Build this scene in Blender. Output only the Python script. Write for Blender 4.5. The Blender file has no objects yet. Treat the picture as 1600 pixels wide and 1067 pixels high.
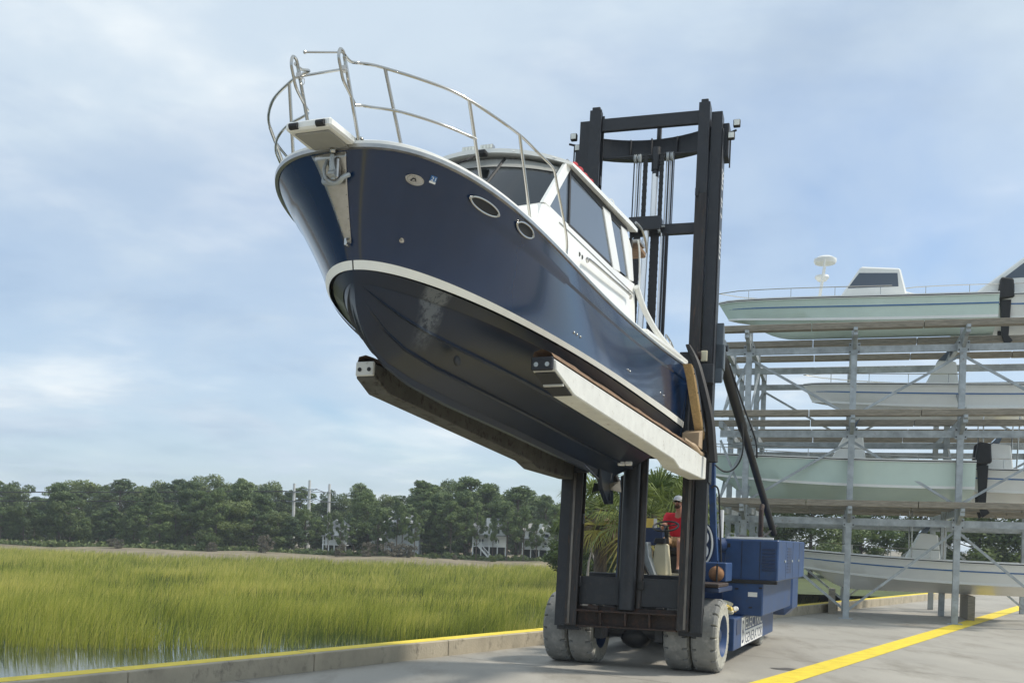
import bpy, math, random
import numpy as np
from mathutils import Matrix, Vector, noise as mnoise
random.seed(7); RNG = np.random.default_rng(7)
S = bpy.context.scene
COL = S.collection
# ------------------------------------------------------------------ camera
H = 2.05; FPX = 1601.6; ROLL = 0.0329; HOR = 838.9
cam = bpy.data.cameras.new('camera'); camo = bpy.data.objects.new('camera', cam); COL.objects.link(camo)
cam.sensor_width = 36; cam.lens = FPX / 1600 * 36; cam.shift_y = (HOR - 533.5) / 1600
cam.clip_start = 0.3; cam.clip_end = 6000
camo.matrix_world = Matrix.Translation((0, 0, H)) @ Matrix.Rotation(math.radians(90), 4, 'X') @ Matrix.Rotation(ROLL, 4, 'Z')
S.camera = camo
# ------------------------------------------------------------------ sky and sun
SUN_EL, SUN_AZ = math.radians(47), math.radians(84)      # azimuth clockwise from +Y (view direction): behind right
w = bpy.data.worlds.new("World"); S.world = w; w.use_nodes = True
nt = w.node_tree; nt.nodes.clear()
def N(t, ty, **k):
    n = t.nodes.new(ty)
    for a, b in k.items():
        if a in ('operation', 'blend_type', 'data_type', 'noise_dimensions', 'feature', 'sky_type', 'vector_type', 'interpolation_type','distance','attribute_name','normalize'): setattr(n, a, b)
    return n
def ramp(t, fac, stops, interp='LINEAR'):
    r = t.nodes.new('ShaderNodeValToRGB'); r.color_ramp.interpolation = interp
    e = r.color_ramp.elements
    while len(e) < len(stops): e.new(0.5)
    for i, (p, c) in enumerate(stops):
        e[i].position = p; e[i].color = (*c, 1) if len(c) == 3 else c
    t.links.new(fac, r.inputs[0]); return r.outputs[0]
sky = N(nt, 'ShaderNodeTexSky', sky_type='NISHITA'); sky.sun_disc = False
sky.sun_elevation = SUN_EL; sky.sun_rotation = SUN_AZ; sky.air_density = 1.0; sky.dust_density = 1.0; sky.ozone_density = 1.4
tc = nt.nodes.new('ShaderNodeTexCoord')
sep = nt.nodes.new('ShaderNodeSeparateXYZ'); nt.links.new(tc.outputs['Generated'], sep.inputs[0])
# project direction on a cloud plane: (x, y) / (z + .12)
add = N(nt, 'ShaderNodeMath', operation='ADD'); nt.links.new(sep.outputs[2], add.inputs[0]); add.inputs[1].default_value = 0.16
mx = N(nt, 'ShaderNodeMath', operation='MAXIMUM'); nt.links.new(add.outputs[0], mx.inputs[0]); mx.inputs[1].default_value = 0.03
dx = N(nt, 'ShaderNodeMath', operation='DIVIDE'); nt.links.new(sep.outputs[0], dx.inputs[0]); nt.links.new(mx.outputs[0], dx.inputs[1])
dy = N(nt, 'ShaderNodeMath', operation='DIVIDE'); nt.links.new(sep.outputs[1], dy.inputs[0]); nt.links.new(mx.outputs[0], dy.inputs[1])
cmb = nt.nodes.new('ShaderNodeCombineXYZ'); nt.links.new(dx.outputs[0], cmb.inputs[0]); nt.links.new(dy.outputs[0], cmb.inputs[1])
cmb.inputs[2].default_value = 3.7
n1 = nt.nodes.new('ShaderNodeTexNoise'); n1.inputs['Scale'].default_value = 0.62; n1.inputs['Detail'].default_value = 7; n1.inputs['Roughness'].default_value = 0.56; n1.inputs['Distortion'].default_value = 0.35
nt.links.new(cmb.outputs[0], n1.inputs['Vector'])
n2 = nt.nodes.new('ShaderNodeTexNoise'); n2.inputs['Scale'].default_value = 1.5; n2.inputs['Detail'].default_value = 7; n2.inputs['Roughness'].default_value = 0.52
nt.links.new(cmb.outputs[0], n2.inputs['Vector'])
mask = ramp(nt, n1.outputs[0], [(0.30, (.18,)*3), (0.47, (.62,)*3), (0.62, (1,)*3)], 'EASE')
ccol = ramp(nt, n2.outputs[0], [(0.28, (3.9, 4.8, 5.9)), (0.48, (4.9, 5.8, 6.7)), (0.68, (6.9, 7.4, 7.7))], 'EASE')
mixc = nt.nodes.new('ShaderNodeMixRGB'); 
zb = nt.nodes.new('ShaderNodeMapRange'); zb.interpolation_type = 'SMOOTHSTEP'; zb.inputs[1].default_value = .26; zb.inputs[2].default_value = .46; zb.inputs[3].default_value = 0; zb.inputs[4].default_value = .45; nt.links.new(sep.outputs[2], zb.inputs[0])
ma_ = N(nt, 'ShaderNodeMath', operation='ADD'); ma_.use_clamp = True; nt.links.new(mask, ma_.inputs[0]); nt.links.new(zb.outputs[0], ma_.inputs[1]); nt.links.new(ma_.outputs[0], mixc.inputs[0])
skm = nt.nodes.new('ShaderNodeMixRGB'); skm.blend_type = 'MULTIPLY'; skm.inputs[0].default_value = 1; skm.inputs[2].default_value = (0.92, 1.06, 1.2, 1)
nt.links.new(sky.outputs[0], skm.inputs[1]); nt.links.new(skm.outputs[0], mixc.inputs[1]); nt.links.new(ccol, mixc.inputs[2])
bg = nt.nodes.new('ShaderNodeBackground'); bg.inputs[1].default_value = 0.125
out = nt.nodes.new('ShaderNodeOutputWorld'); nt.links.new(mixc.outputs[0], bg.inputs[0]); nt.links.new(bg.outputs[0], out.inputs[0])
sl = bpy.data.lights.new('sun', 'SUN'); sl.energy = 3.5; sl.angle = math.radians(7); sl.color = (1.0, 0.94, 0.83)
so = bpy.data.objects.new('sun', sl); COL.objects.link(so)
sd = Vector((math.sin(SUN_AZ) * math.cos(SUN_EL), math.cos(SUN_AZ) * math.cos(SUN_EL), math.sin(SUN_EL)))
so.rotation_euler = sd.to_track_quat('Z', 'Y').to_euler(); so.location = (30, -20, 50)
S.view_settings.view_transform = 'Standard'; S.view_settings.look = 'None'; S.view_settings.exposure = 0.08; S.view_settings.gamma = 1
S.view_settings.use_curve_mapping = False
S.render.engine = 'CYCLES'

# ------------------------------------------------------------------ materials
MATS = {}
def mat(name, col, rough=0.5, metal=0.0, var=0.0, vscale=8.0, col2=None, c2pos=(0.5, 0.62), bump=0.0, bscale=60.0, coat=0.0, spec=0.5, stretch=(1, 1, 1), alpha=None, trans=0.0):
    if name in MATS: return MATS[name]
    m = bpy.data.materials.new(name); m.use_nodes = True; t = m.node_tree; b = t.nodes['Principled BSDF']
    b.inputs['Base Color'].default_value = (*col, 1); b.inputs['Roughness'].default_value = rough; b.inputs['Metallic'].default_value = metal
    b.inputs['Coat Weight'].default_value = coat; b.inputs['Coat Roughness'].default_value = 0.06
    b.inputs['Specular IOR Level'].default_value = spec
    b.inputs['Transmission Weight'].default_value = trans
    if var or col2 or bump:
        tcn = t.nodes.new('ShaderNodeTexCoord'); mp = t.nodes.new('ShaderNodeMapping'); mp.inputs['Scale'].default_value = stretch
        t.links.new(tcn.outputs['Object'], mp.inputs[0])
    src = None
    if var:
        n = t.nodes.new('ShaderNodeTexNoise'); n.inputs['Scale'].default_value = vscale; n.inputs['Detail'].default_value = 6; n.inputs['Roughness'].default_value = 0.6
        t.links.new(mp.outputs[0], n.inputs[0])
        lo = tuple(max(0, c * (1 - var)) for c in col); hi = tuple(min(1, c * (1 + var)) for c in col)
        src = ramp(t, n.outputs[0], [(0.3, lo), (0.7, hi)])
        rr = t.nodes.new('ShaderNodeMapRange'); rr.inputs[3].default_value = max(0.02, rough - .12 * min(1, var * 2)); rr.inputs[4].default_value = min(1, rough + .15 * min(1, var * 2))
        t.links.new(n.outputs[0], rr.inputs[0]); t.links.new(rr.outputs[0], b.inputs['Roughness'])
    if col2:
        n = t.nodes.new('ShaderNodeTexNoise'); n.inputs['Scale'].default_value = vscale * 1.9; n.inputs['Detail'].default_value = 9; n.inputs['Roughness'].default_value = 0.68
        t.links.new(mp.outputs[0], n.inputs[0])
        f = ramp(t, n.outputs[0], [(c2pos[0], (0, 0, 0)), (c2pos[1], (1, 1, 1))])
        mix = t.nodes.new('ShaderNodeMixRGB'); t.links.new(f, mix.inputs[0])
        if src: t.links.new(src, mix.inputs[1])
        else: mix.inputs[1].default_value = (*col, 1)
        mix.inputs[2].default_value = (*col2, 1); src = mix.outputs[0]
    if src: t.links.new(src, b.inputs['Base Color'])
    if bump:
        n = t.nodes.new('ShaderNodeTexNoise'); n.inputs['Scale'].default_value = bscale; n.inputs['Detail'].default_value = 4
        t.links.new(mp.outputs[0], n.inputs[0])
        bp = t.nodes.new('ShaderNodeBump'); bp.inputs['Strength'].default_value = bump; bp.inputs['Distance'].default_value = 0.02
        t.links.new(n.outputs[0], bp.inputs['Height']); t.links.new(bp.outputs[0], b.inputs['Normal'])
    MATS[name] = m; return m
M = dict(
 navy=mat('navy gelcoat', (0.004, 0.021, 0.066), .14, var=.15, vscale=1.3, coat=.3, spec=.5),
 white=mat('white gelcoat', (0.84, 0.84, 0.80), .28, var=.03, vscale=3, coat=.3),
 stripe=mat('boot stripe', (0.88, 0.87, 0.80), .4, var=.05, vscale=4),
 steel=mat('polished stainless', (0.50, 0.49, 0.46), .2, 1.0),
 steel2=mat('brushed stainless', (0.45, 0.44, 0.42), .3, 1.0, var=.12, vscale=14),
 chrome=mat('chrome rod', (0.88, 0.89, 0.90), .25, .45),
 blk=mat('black painted steel', (0.015, 0.017, 0.022), .42, var=.25, vscale=5, col2=(0.034, 0.029, 0.028), c2pos=(.55, .72), bump=.2),
 worn=mat('worn mast steel', (0.038, 0.035, 0.034), .38, .55, var=.35, vscale=3.5, col2=(0.10, 0.055, 0.035), c2pos=(.55, .7), stretch=(6, 6, .5), bump=.1),
 rust=mat('rusty beam', (0.032, 0.020, 0.016), .7, var=.35, vscale=5, col2=(0.07, 0.034, 0.022), c2pos=(.5, .66), bump=.3, bscale=40),
 shiny=mat('rubbed channel face', (0.16, 0.14, 0.12), .32, .8, var=.5, vscale=4, stretch=(9, 9, .35)),
 blue=mat('blue machine paint', (0.020, 0.058, 0.165), .42, var=.22, vscale=2.2, col2=(0.045, 0.055, 0.075), c2pos=(.55, .72), bump=.12),
 blue2=mat('dark blue paint', (0.012, 0.03, 0.09), .4, var=.2, vscale=4),
 rubber=mat('black rubber', (0.015, 0.015, 0.016), .6, var=.25, vscale=12),
 tyre=mat('grey solid tyre rubber', (0.20, 0.20, 0.19), .82, var=.16, vscale=5, col2=(0.28, 0.275, 0.255), c2pos=(.52, .66), bump=.3, bscale=35),
 tyrew=mat('sunlit tyre sidewall', (0.42, 0.41, 0.36), .85, var=.16, vscale=8, col2=(0.25, 0.24, 0.21), c2pos=(.5, .62), bump=.4, bscale=30),  # paler than the tread: sun on the side faces put into the colour
 wood=mat('pine plank', (0.52, 0.36, 0.17), .7, var=.22, vscale=6, stretch=(7, 7, .8), bump=.15),
 woodg=mat('weathered timber', (0.27, 0.24, 0.19), .85, var=.3, vscale=4, stretch=(1, 8, 8), bump=.2),
 pad=mat('brown carpet padding', (0.20, 0.125, 0.075), .95, var=.3, vscale=8, bump=.5),
 card=mat('tan cardboard', (0.42, 0.31, 0.20), .85, var=.12, vscale=4),
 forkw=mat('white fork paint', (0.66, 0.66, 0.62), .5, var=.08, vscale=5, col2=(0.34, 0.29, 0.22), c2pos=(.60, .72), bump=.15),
 forkd=mat('weathered shaded fork paint', (0.10, 0.098, 0.088), .7, var=.25, vscale=5, col2=(0.035, 0.03, 0.026), c2pos=(.53, .63), bump=.3),  # weathering plus the shade under the hull, both put into the colour
 galv=mat('galvanised steel', (0.40, 0.43, 0.44), .42, .45, var=.28, vscale=3.5, col2=(0.26, 0.22, 0.18), c2pos=(.60, .75)),
 mint=mat('pale mint gelcoat', (0.66, 0.80, 0.73), .3, var=.04, vscale=2, coat=.3),
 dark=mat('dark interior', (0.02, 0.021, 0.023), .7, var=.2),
 liner=mat('grey headliner', (0.30, 0.30, 0.28), .85, var=.05),
 cream=mat('cream panel', (0.66, 0.60, 0.42), .5, var=.06, vscale=4),
 red=mat('red shirt cloth', (0.62, 0.012, 0.03), .85, var=.12, vscale=10, bump=.3),
 canvas=mat('red canvas', (0.42, 0.02, 0.03), .8, var=.2, vscale=10, bump=.4),
 skin=mat('sunburnt skin', (0.42, 0.20, 0.13), .55, var=.1, vscale=10),
 khaki=mat('tan patterned shorts', (0.42, 0.27, 0.14), .9, var=.45, vscale=22),
 lens=mat('lamp lens', (0.75, 0.77, 0.72), .15, var=.1, vscale=30, coat=.4),
 yellow=mat('yellow kerb paint', (0.78, 0.60, 0.045), .7, var=.14, vscale=4, col2=(0.58, 0.47, 0.12), c2pos=(.60, .74), bump=.2),
 orange=mat('weathered orange float', (0.30, 0.15, 0.07), .8, var=.3, vscale=12, bump=.3),
 paper=mat('white label', (0.8, 0.8, 0.78), .6, var=.03),
 sticky=mat('yellow label', (0.75, 0.55, 0.12), .6, var=.1),
 decal=mat('blue decal', (0.03, 0.14, 0.36), .5, var=.05),
 siding=mat('white siding', (0.78, 0.80, 0.80), .6, var=.06, vscale=2),
 siding2=mat('pale grey siding', (0.56, 0.60, 0.64), .6, var=.06, vscale=2),
 shingle=mat('grey shingles', (0.34, 0.35, 0.36), .85, var=.25, vscale=3),
 winblk=mat('house window glass', (0.03, 0.04, 0.05), .15, var=.2),
 bark=mat('pine bark', (0.13, 0.105, 0.085), .9, var=.3, vscale=5, bump=.4),
 barkg=mat('dead grey wood', (0.26, 0.23, 0.20), .9, var=.25, vscale=5),
 conc=mat('grey concrete wall', (0.42, 0.37, 0.28), .9, var=.18, vscale=2.2, col2=(0.15, 0.135, 0.11), c2pos=(.56, .74), bump=.35, bscale=30, stretch=(1, 1, .7)),
 pole=mat('pale utility pole', (0.55, 0.56, 0.55), .7, var=.08),
)
def glass(name, col, rough, mixf, tint):
    m = bpy.data.materials.new(name); m.use_nodes = True; t = m.node_tree; t.nodes.remove(t.nodes['Principled BSDF'])
    g = t.nodes.new('ShaderNodeBsdfGlossy'); g.inputs['Roughness'].default_value = rough; g.inputs[0].default_value = (.9, .93, .96, 1)
    d = t.nodes.new('ShaderNodeBsdfDiffuse'); d.inputs[0].default_value = (*col, 1)
    tr = t.nodes.new('ShaderNodeBsdfTransparent'); tr.inputs[0].default_value = (*tint, 1)
    m1 = t.nodes.new('ShaderNodeMixShader'); m1.inputs[0].default_value = mixf; t.links.new(tr.outputs[0], m1.inputs[1]); t.links.new(d.outputs[0], m1.inputs[2])
    fr = t.nodes.new('ShaderNodeFresnel'); fr.inputs[0].default_value = 1.5
    n = t.nodes.new('ShaderNodeTexNoise'); n.inputs['Scale'].default_value = 3; bp = t.nodes.new('ShaderNodeBump'); bp.inputs['Strength'].default_value = .03
    t.links.new(n.outputs[0], bp.inputs['Height']); t.links.new(bp.outputs[0], g.inputs['Normal'])
    m2 = t.nodes.new('ShaderNodeMixShader'); t.links.new(fr.outputs[0], m2.inputs[0]); t.links.new(m1.outputs[0], m2.inputs[1]); t.links.new(g.outputs[0], m2.inputs[2])
    t.links.new(m2.outputs[0], t.nodes['Material Output'].inputs[0]); return m
M['slate'] = mat('slate grey plate', (.10, .125, .15), .5, var=.15, vscale=5)
M['tint'] = glass('smoked side glass', (0.11, 0.135, 0.17), .05, .92, (.3, .32, .35))
M['wind'] = glass('windshield glass', (0.05, 0.06, 0.07), .03, .12, (.72, .76, .76))

# ------------------------------------------------------------------ frames
class Fr:
    def __init__(s, o, x, y, z): s.o = np.array(o, float); s.R = np.array([x, y, z], float).T
    def __call__(s, p): return s.o + np.asarray(p, float) @ s.R.T
    def inv(s, p): return (np.asarray(p, float) - s.o) @ s.R
    def mat4(s):
        m = Matrix.Identity(4)
        for i in range(3):
            for j in range(3): m[i][j] = s.R[i, j]
            m[i][3] = s.o[i]
        return m
def yawfr(o, yaw, tilt=0.0):
    c, s = math.cos(yaw), math.sin(yaw); L = np.array([c, -s, 0]); B = np.array([s, c, 0]); U = np.array([0, 0, 1.])
    Bt = B * math.cos(tilt) - U * math.sin(tilt); Ut = U * math.cos(tilt) + B * math.sin(tilt)
    return Fr(o, L, Bt, Ut)
WORLD = Fr((0, 0, 0), (1, 0, 0), (0, 1, 0), (0, 0, 1))
MAST = yawfr((1.8621, 16.18, 0), .30, .0771)
_c, _s = math.cos(.0905), math.sin(.0905)
FORK = Fr(MAST([.0049, 0, 0]), MAST.R[:, 0] * _c - MAST.R[:, 1] * _s, MAST.R[:, 1] * _c + MAST.R[:, 0] * _s, MAST.R[:, 2])
CH = yawfr((2.09, 16.916, 0), .39)
def orth(o, x, s, h):
    x = np.array(x); x /= np.linalg.norm(x); y = -np.array(s); y -= x * (x @ y); y /= np.linalg.norm(y); return Fr(o, x, y, np.cross(x, y))
BOAT = orth((1.52593635, 16.11027372, 3.03485314), (0.93504854, -0.35448701, 0.00481508), (-0.35433357, -0.93403135, 0.04509064), None)
def ray(px, py):
    c, s = math.cos(ROLL), math.sin(ROLL); dx, dy = px - 800, py - HOR
    return np.array([(c * dx + s * dy) / FPX, 1.0, -(-s * dx + c * dy) / FPX])
def at(px, py, Y): return np.array([0, 0, H]) + ray(px, py) * Y
def onz(px, py, z): r = ray(px, py); return np.array([0, 0, H]) + r * ((z - H) / r[2])
def fin(fr, px, py, x=None, y=None, z=None):
    d = ray(px, py) @ fr.R; c = fr.inv([0, 0, H])
    t = (x - c[0]) / d[0] if x is not None else (y - c[1]) / d[1] if y is not None else (z - c[2]) / d[2]
    return c + t * d
# ------------------------------------------------------------------ geometry collector
class G:
    def __init__(s): s.v = []; s.f = []; s.n = 0
    def add(s, v, f):
        v = [tuple(map(float, p)) for p in v]; s.v += v; s.f += [tuple(i + s.n for i in q) for q in f]; s.n += len(v); return s
    def box(s, x0, x1, y0, y1, z0, z1):
        v = [(x, y, z) for z in (z0, z1) for y in (y0, y1) for x in (x0, x1)]
        return s.add(v, [(0, 2, 3, 1), (4, 5, 7, 6), (0, 1, 5, 4), (2, 6, 7, 3), (0, 4, 6, 2), (1, 3, 7, 5)])
    def hexa(s, a, b):      # two quads -> solid
        v = list(a) + list(b); return s.add(v, [(3, 2, 1, 0), (4, 5, 6, 7), (0, 1, 5, 4), (1, 2, 6, 5), (2, 3, 7, 6), (3, 0, 4, 7)])
    def prism(s, pts, d):   # polygon extruded by vector d
        n = len(pts); p = [np.array(q, float) for q in pts]; d = np.array(d, float)
        return s.add(p + [q + d for q in p], [tuple(range(n))[::-1], tuple(range(n, 2 * n))] + [(i, (i + 1) % n, n + (i + 1) % n, n + i) for i in range(n)])
    def bar(s, p, q, w, h=None, up=(0, 0, 1)):
        p = np.array(p, float); q = np.array(q, float); h = h or w; d = q - p; d /= np.linalg.norm(d); u = np.array(up, float)
        if abs(d @ u) > .97: u = np.array([1., 0, 0])
        a = np.cross(d, u); a /= np.linalg.norm(a); b = np.cross(a, d); a = a * w / 2; b = b * h / 2
        return s.hexa([p - a - b, p + a - b, p + a + b, p - a + b], [q - a - b, q + a - b, q + a + b, q - a + b])
    def tube(s, path, r, n=8, caps=True, closed=False):
        P = [np.array(p, float) for p in path]; m = len(P); rs = r if hasattr(r, '__len__') else [r] * m
        a = None; rings = []
        for i in range(m):
            if closed: d = P[(i + 1) % m] - P[i - 1]
            else: d = P[min(i + 1, m - 1)] - P[max(i - 1, 0)]
            d = d / (np.linalg.norm(d) + 1e-12)
            if a is None:
                u = np.array([0, 0, 1.]) if abs(d[2]) < .9 else np.array([1., 0, 0]); a = np.cross(d, u)
            a = a - d * (a @ d); a /= np.linalg.norm(a) + 1e-12; b = np.cross(d, a)
            rings.append([P[i] + rs[i] * (math.cos(2 * math.pi * k / n) * a + math.sin(2 * math.pi * k / n) * b) for k in range(n)])
        v = [p for R in rings for p in R]; f = []
        for i in range(m if closed else m - 1):
            j = (i + 1) % m
            for k in range(n): k2 = (k + 1) % n; f.append((i * n + k, i * n + k2, j * n + k2, j * n + k))
        if caps and not closed: f += [tuple(range(n))[::-1], tuple((m - 1) * n + k for k in range(n))]
        return s.add(v, f)
    def grid(s, P, flip=False):
        P = np.asarray(P); a, b = P.shape[:2]; v = P.reshape(-1, 3)
        f = [(i * b + j, i * b + j + 1, (i + 1) * b + j + 1, (i + 1) * b + j) for i in range(a - 1) for j in range(b - 1)]
        if flip: f = [q[::-1] for q in f]
        return s.add(v, f)
    def ball(s, c, r, sc=(1, 1, 1), nu=14, nv=9):
        v = []; f = []
        for i in range(nv + 1):
            th = math.pi * i / nv
            for j in range(nu): ph = 2 * math.pi * j / nu; v.append((c[0] + r * sc[0] * math.sin(th) * math.cos(ph), c[1] + r * sc[1] * math.sin(th) * math.sin(ph), c[2] + r * sc[2] * math.cos(th)))
        for i in range(nv):
            for j in range(nu): f.append((i * nu + j, (i + 1) * nu + j, (i + 1) * nu + (j + 1) % nu, i * nu + (j + 1) % nu))
        return s.add(v, f)
    def lathe(s, prof, c, axis='x', n=40):     # prof: (axial, radius)
        v = []; f = []; m = len(prof)
        for (t, r) in prof:
            for k in range(n):
                A = 2 * math.pi * k / n; u, w_ = r * math.cos(A), r * math.sin(A)
                v.append({'x': (c[0] + t, c[1] + u, c[2] + w_), 'y': (c[0] + u, c[1] + t, c[2] + w_), 'z': (c[0] + u, c[1] + w_, c[2] + t)}[axis])
        for i in range(m - 1):
            for k in range(n): f.append((i * n + k, i * n + (k + 1) % n, (i + 1) * n + (k + 1) % n, (i + 1) * n + k))
        return s.add(v, f)
    def build(s, name, m, parent=None, fr=WORLD, smooth=False, bevel=0.0, sub=0, kind=None, angle=40):
        me = bpy.data.meshes.new(name)
        V = fr(np.array(s.v)); root = ROOTS.get(parent.name) if parent else None
        if root is not None: V = root.inv(V)
        me.from_pydata(V.tolist(), [], s.f); me.validate()
        o = bpy.data.objects.new(name, me); COL.objects.link(o)
        if parent: o.parent = parent
        if m: me.materials.append(m)
        import bmesh
        bm = bmesh.new(); bm.from_mesh(me); bmesh.ops.recalc_face_normals(bm, faces=bm.faces)
        if bevel:
            bmesh.ops.bevel(bm, geom=[e for e in bm.edges if len(e.link_faces) == 2 and e.calc_face_angle(0) > .6], offset=bevel, segments=1, affect='EDGES', profile=.5, clamp_overlap=True)
        bm.to_mesh(me); bm.free()
        if smooth:
            for p in me.polygons: p.use_smooth = True
            try: me.set_sharp_from_angle(angle=math.radians(angle))
            except Exception: pass
        if sub:
            md = o.modifiers.new('s', 'SUBSURF'); md.levels = sub; md.render_levels = sub
        if root is not None: ROOTS[o.name] = root
        if kind: o['kind'] = kind
        return o
ROOTS = {}
def tag(o, label=None, cat=None, group=None, kind=None):
    if label: o['label'] = label
    if cat: o['category'] = cat
    if group: o['group'] = group
    if kind: o['kind'] = kind
    return o
def empty(name, fr, label=None, cat=None, group=None):
    o = bpy.data.objects.new(name, None); COL.objects.link(o); o.empty_display_size = .3; o.matrix_world = fr.mat4(); ROOTS[o.name] = fr
    return tag(o, label, cat, group)
def copy_tree(o, parent=None):
    c = o.copy(); COL.objects.link(c)
    if parent: c.parent = parent
    for ch in [x for x in o.children]: copy_tree(ch, c)
    return c
def smoothpath(pts, n=6):
    P = [np.array(p, float) for p in pts]; out = []
    for i in range(len(P) - 1):
        p0, p1, p2, p3 = P[max(i - 1, 0)], P[i], P[i + 1], P[min(i + 2, len(P) - 1)]
        for k in range(n):
            t = k / n; out.append(.5 * ((2 * p1) + (-p0 + p2) * t + (2 * p0 - 5 * p1 + 4 * p2 - p3) * t * t + (-p0 + 3 * p1 - 3 * p2 + p3) * t ** 3))
    out.append(P[-1]); return out
def text(s, size, fr, m, parent, name='lettering', depth=.004, width=None, height=None):
    cu = bpy.data.curves.new(name, 'FONT'); cu.body = s; cu.size = size; cu.extrude = depth; cu.resolution_u = 3
    to = bpy.data.objects.new('tmp', cu); COL.objects.link(to); bpy.context.view_layer.update()
    me = bpy.data.meshes.new_from_object(to.evaluated_get(bpy.context.evaluated_depsgraph_get())); bpy.data.objects.remove(to)
    v = np.array([p.co[:] for p in me.vertices]); 
    if width: v[:, 0] = (v[:, 0] - v[:, 0].min()) * width / (v[:, 0].max() - v[:, 0].min())
    if height: v[:, 1] = (v[:, 1] - v[:, 1].min()) * height / (v[:, 1].max() - v[:, 1].min())
    root = ROOTS.get(parent.name) if parent else None; W = fr(v); W = root.inv(W) if root is not None else W
    for i, p in enumerate(me.vertices): p.co = W[i]
    me.materials.clear(); me.materials.append(m); o = bpy.data.objects.new(name, me); COL.objects.link(o)
    if parent: o.parent = parent
    return o
# ================================================================== SETTING
def vor_ground(name, base, dark, scale, streak=None):
    return mat(name, base, .85, var=.13, vscale=scale, col2=dark, c2pos=(.55, .78), bump=.2, bscale=50, stretch=(1, 1, 1))
roadm = mat('concrete roadway', (0.345, 0.325, 0.285), .82, var=.13, vscale=.55, col2=(0.235, 0.215, 0.18), c2pos=(.50, .70), bump=.25, bscale=45, stretch=(1.0, .35, 1))
mud = mat('marsh mud', (0.075, 0.075, 0.04), .8, var=.3, vscale=.4, col2=(0.05, 0.045, 0.03), bump=.3, bscale=3)
ROAD = yawfr((-1.02, 17.44, 0), math.atan2(4.06, 5.54))       # x to the right of the kerb face, y along it
ZM = -1.2                                                   # marsh level
RW = 7.15                                                   # road width
def sheet(name, x0, x1, y0, y1, z, m, fr=WORLD, kind='structure', nx=1, ny=1):
    g = G(); X = np.linspace(x0, x1, nx + 1); Y = np.linspace(y0, y1, ny + 1)
    g.grid([[(x, y, z) for x in X] for y in Y]); o = g.build(name, m, None, fr); o['kind'] = kind; return o
# land under and behind everything
g = G(); g.grid([[(x, y, ZM - .25) for x in (-3000, 3000)] for y in (-600, 4000)]); o = g.build('marsh_bed', mud); o['kind'] = 'structure'
# water channel beside the kerb
wm = bpy.data.materials.new('creek water'); wm.use_nodes = True; b = wm.node_tree.nodes['Principled BSDF']
b.inputs['Base Color'].default_value = (.03, .04, .022, 1); b.inputs['Roughness'].default_value = .09
n_ = wm.node_tree.nodes.new('ShaderNodeTexNoise'); n_.inputs['Scale'].default_value = 2.4; bp = wm.node_tree.nodes.new('ShaderNodeBump'); bp.inputs['Strength'].default_value = .12
tcw = wm.node_tree.nodes.new('ShaderNodeTexCoord'); wm.node_tree.links.new(tcw.outputs['Object'], n_.inputs[0])
wm.node_tree.links.new(n_.outputs[0], bp.inputs['Height']); wm.node_tree.links.new(bp.outputs[0], b.inputs['Normal'])
sheet('creek_water', -200, -.5, -60, 200, ZM - .08, wm, ROAD)
# causeway: solid body with road on top
g = G(); g.box(-.42, RW + 40, -60, 190, ZM - .3, -.02); o = g.build('causeway', M['conc'], None, ROAD); o['kind'] = 'structure'
g = G(); g.grid([[(x, y, 0) for x in np.linspace(-.02, RW + 39.9, 12)] for y in np.linspace(-59.9, 189.9, 30)]); o = g.build('road', roadm, None, ROAD); o['kind'] = 'structure'
# long kerb wall, with joints every 3.05 m: each cast length is a piece
kerb = empty('kerb_wall', ROAD, 'low concrete kerb wall with a bright yellow painted top along the marsh', 'kerb')
for k in range(-9, 26):
    y0 = k * 3.05 + .006; y1 = (k + 1) * 3.05 - .006; dz = random.uniform(-.003, .003); dxx = random.uniform(-.003, .003)
    seg = G().box(-.40, dxx, y0, y1, -.015, .262 + dz).build('kerb_block', M['conc'], kerb, ROAD, bevel=.012)
    G().box(-.395, -.10, y0 + .012, y1 - .012, .262 + dz - .004, .266 + dz).build('yellow_paint', M['yellow'], seg, ROAD)
# yellow line on the right edge of the roadway
P1, P2 = onz(1165, 1067, .012), onz(1200, 1057, .012); dd = (P2 - P1) / np.linalg.norm(P2 - P1); nn = np.array([dd[1], -dd[0], 0])
g = G(); g.grid([[P1 + dd * t + nn * s_ for s_ in (0, .5)] for t in np.linspace(-25, 70, 40)]); o = g.build('yellow_edge_line', M['yellow']); o['kind'] = 'structure'
for v in o.data.vertices: v.co.z = .006
stm = mat('oil stain', (0.12, 0.11, 0.10), .5, var=.3, vscale=3)
for (x_, y_, rx_, ry_, sd_) in ((2.3, -5.5, .28, .16, 1), (3.2, -3.2, .16, .22, 2), (4.9, 3.1, .35, .2, 3), (1.4, -7.2, .2, .12, 4), (6.0, -1.0, .22, .18, 5)):
    rr_ = random.Random(sd_); g = G(); ring = [(x_ + rx_ * math.cos(a) * (1 + .25 * math.sin(a * 3 + sd_) + rr_.uniform(-.08, .08)), y_ + ry_ * math.sin(a) * (1 + .2 * math.cos(a * 4 + sd_)), .0045) for a in np.linspace(0, 2 * math.pi, 26)[:-1]]
    g.add(ring, [tuple(range(25))]); o = g.build('oil_stain', stm, None, ROAD); o['kind'] = 'structure'
jm = mat('joint filler', (0.10, 0.095, 0.085), .8)
for k_ in range(-6, 16):
    g = G(); g.add([(.03, k_ * 4.5, .004), (RW + 30, k_ * 4.5, .004), (RW + 30, k_ * 4.5 + .012, .004), (.03, k_ * 4.5 + .012, .004)], [(0, 1, 2, 3)]); o = g.build('road_joint', jm, None, ROAD); o['kind'] = 'structure'
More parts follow.
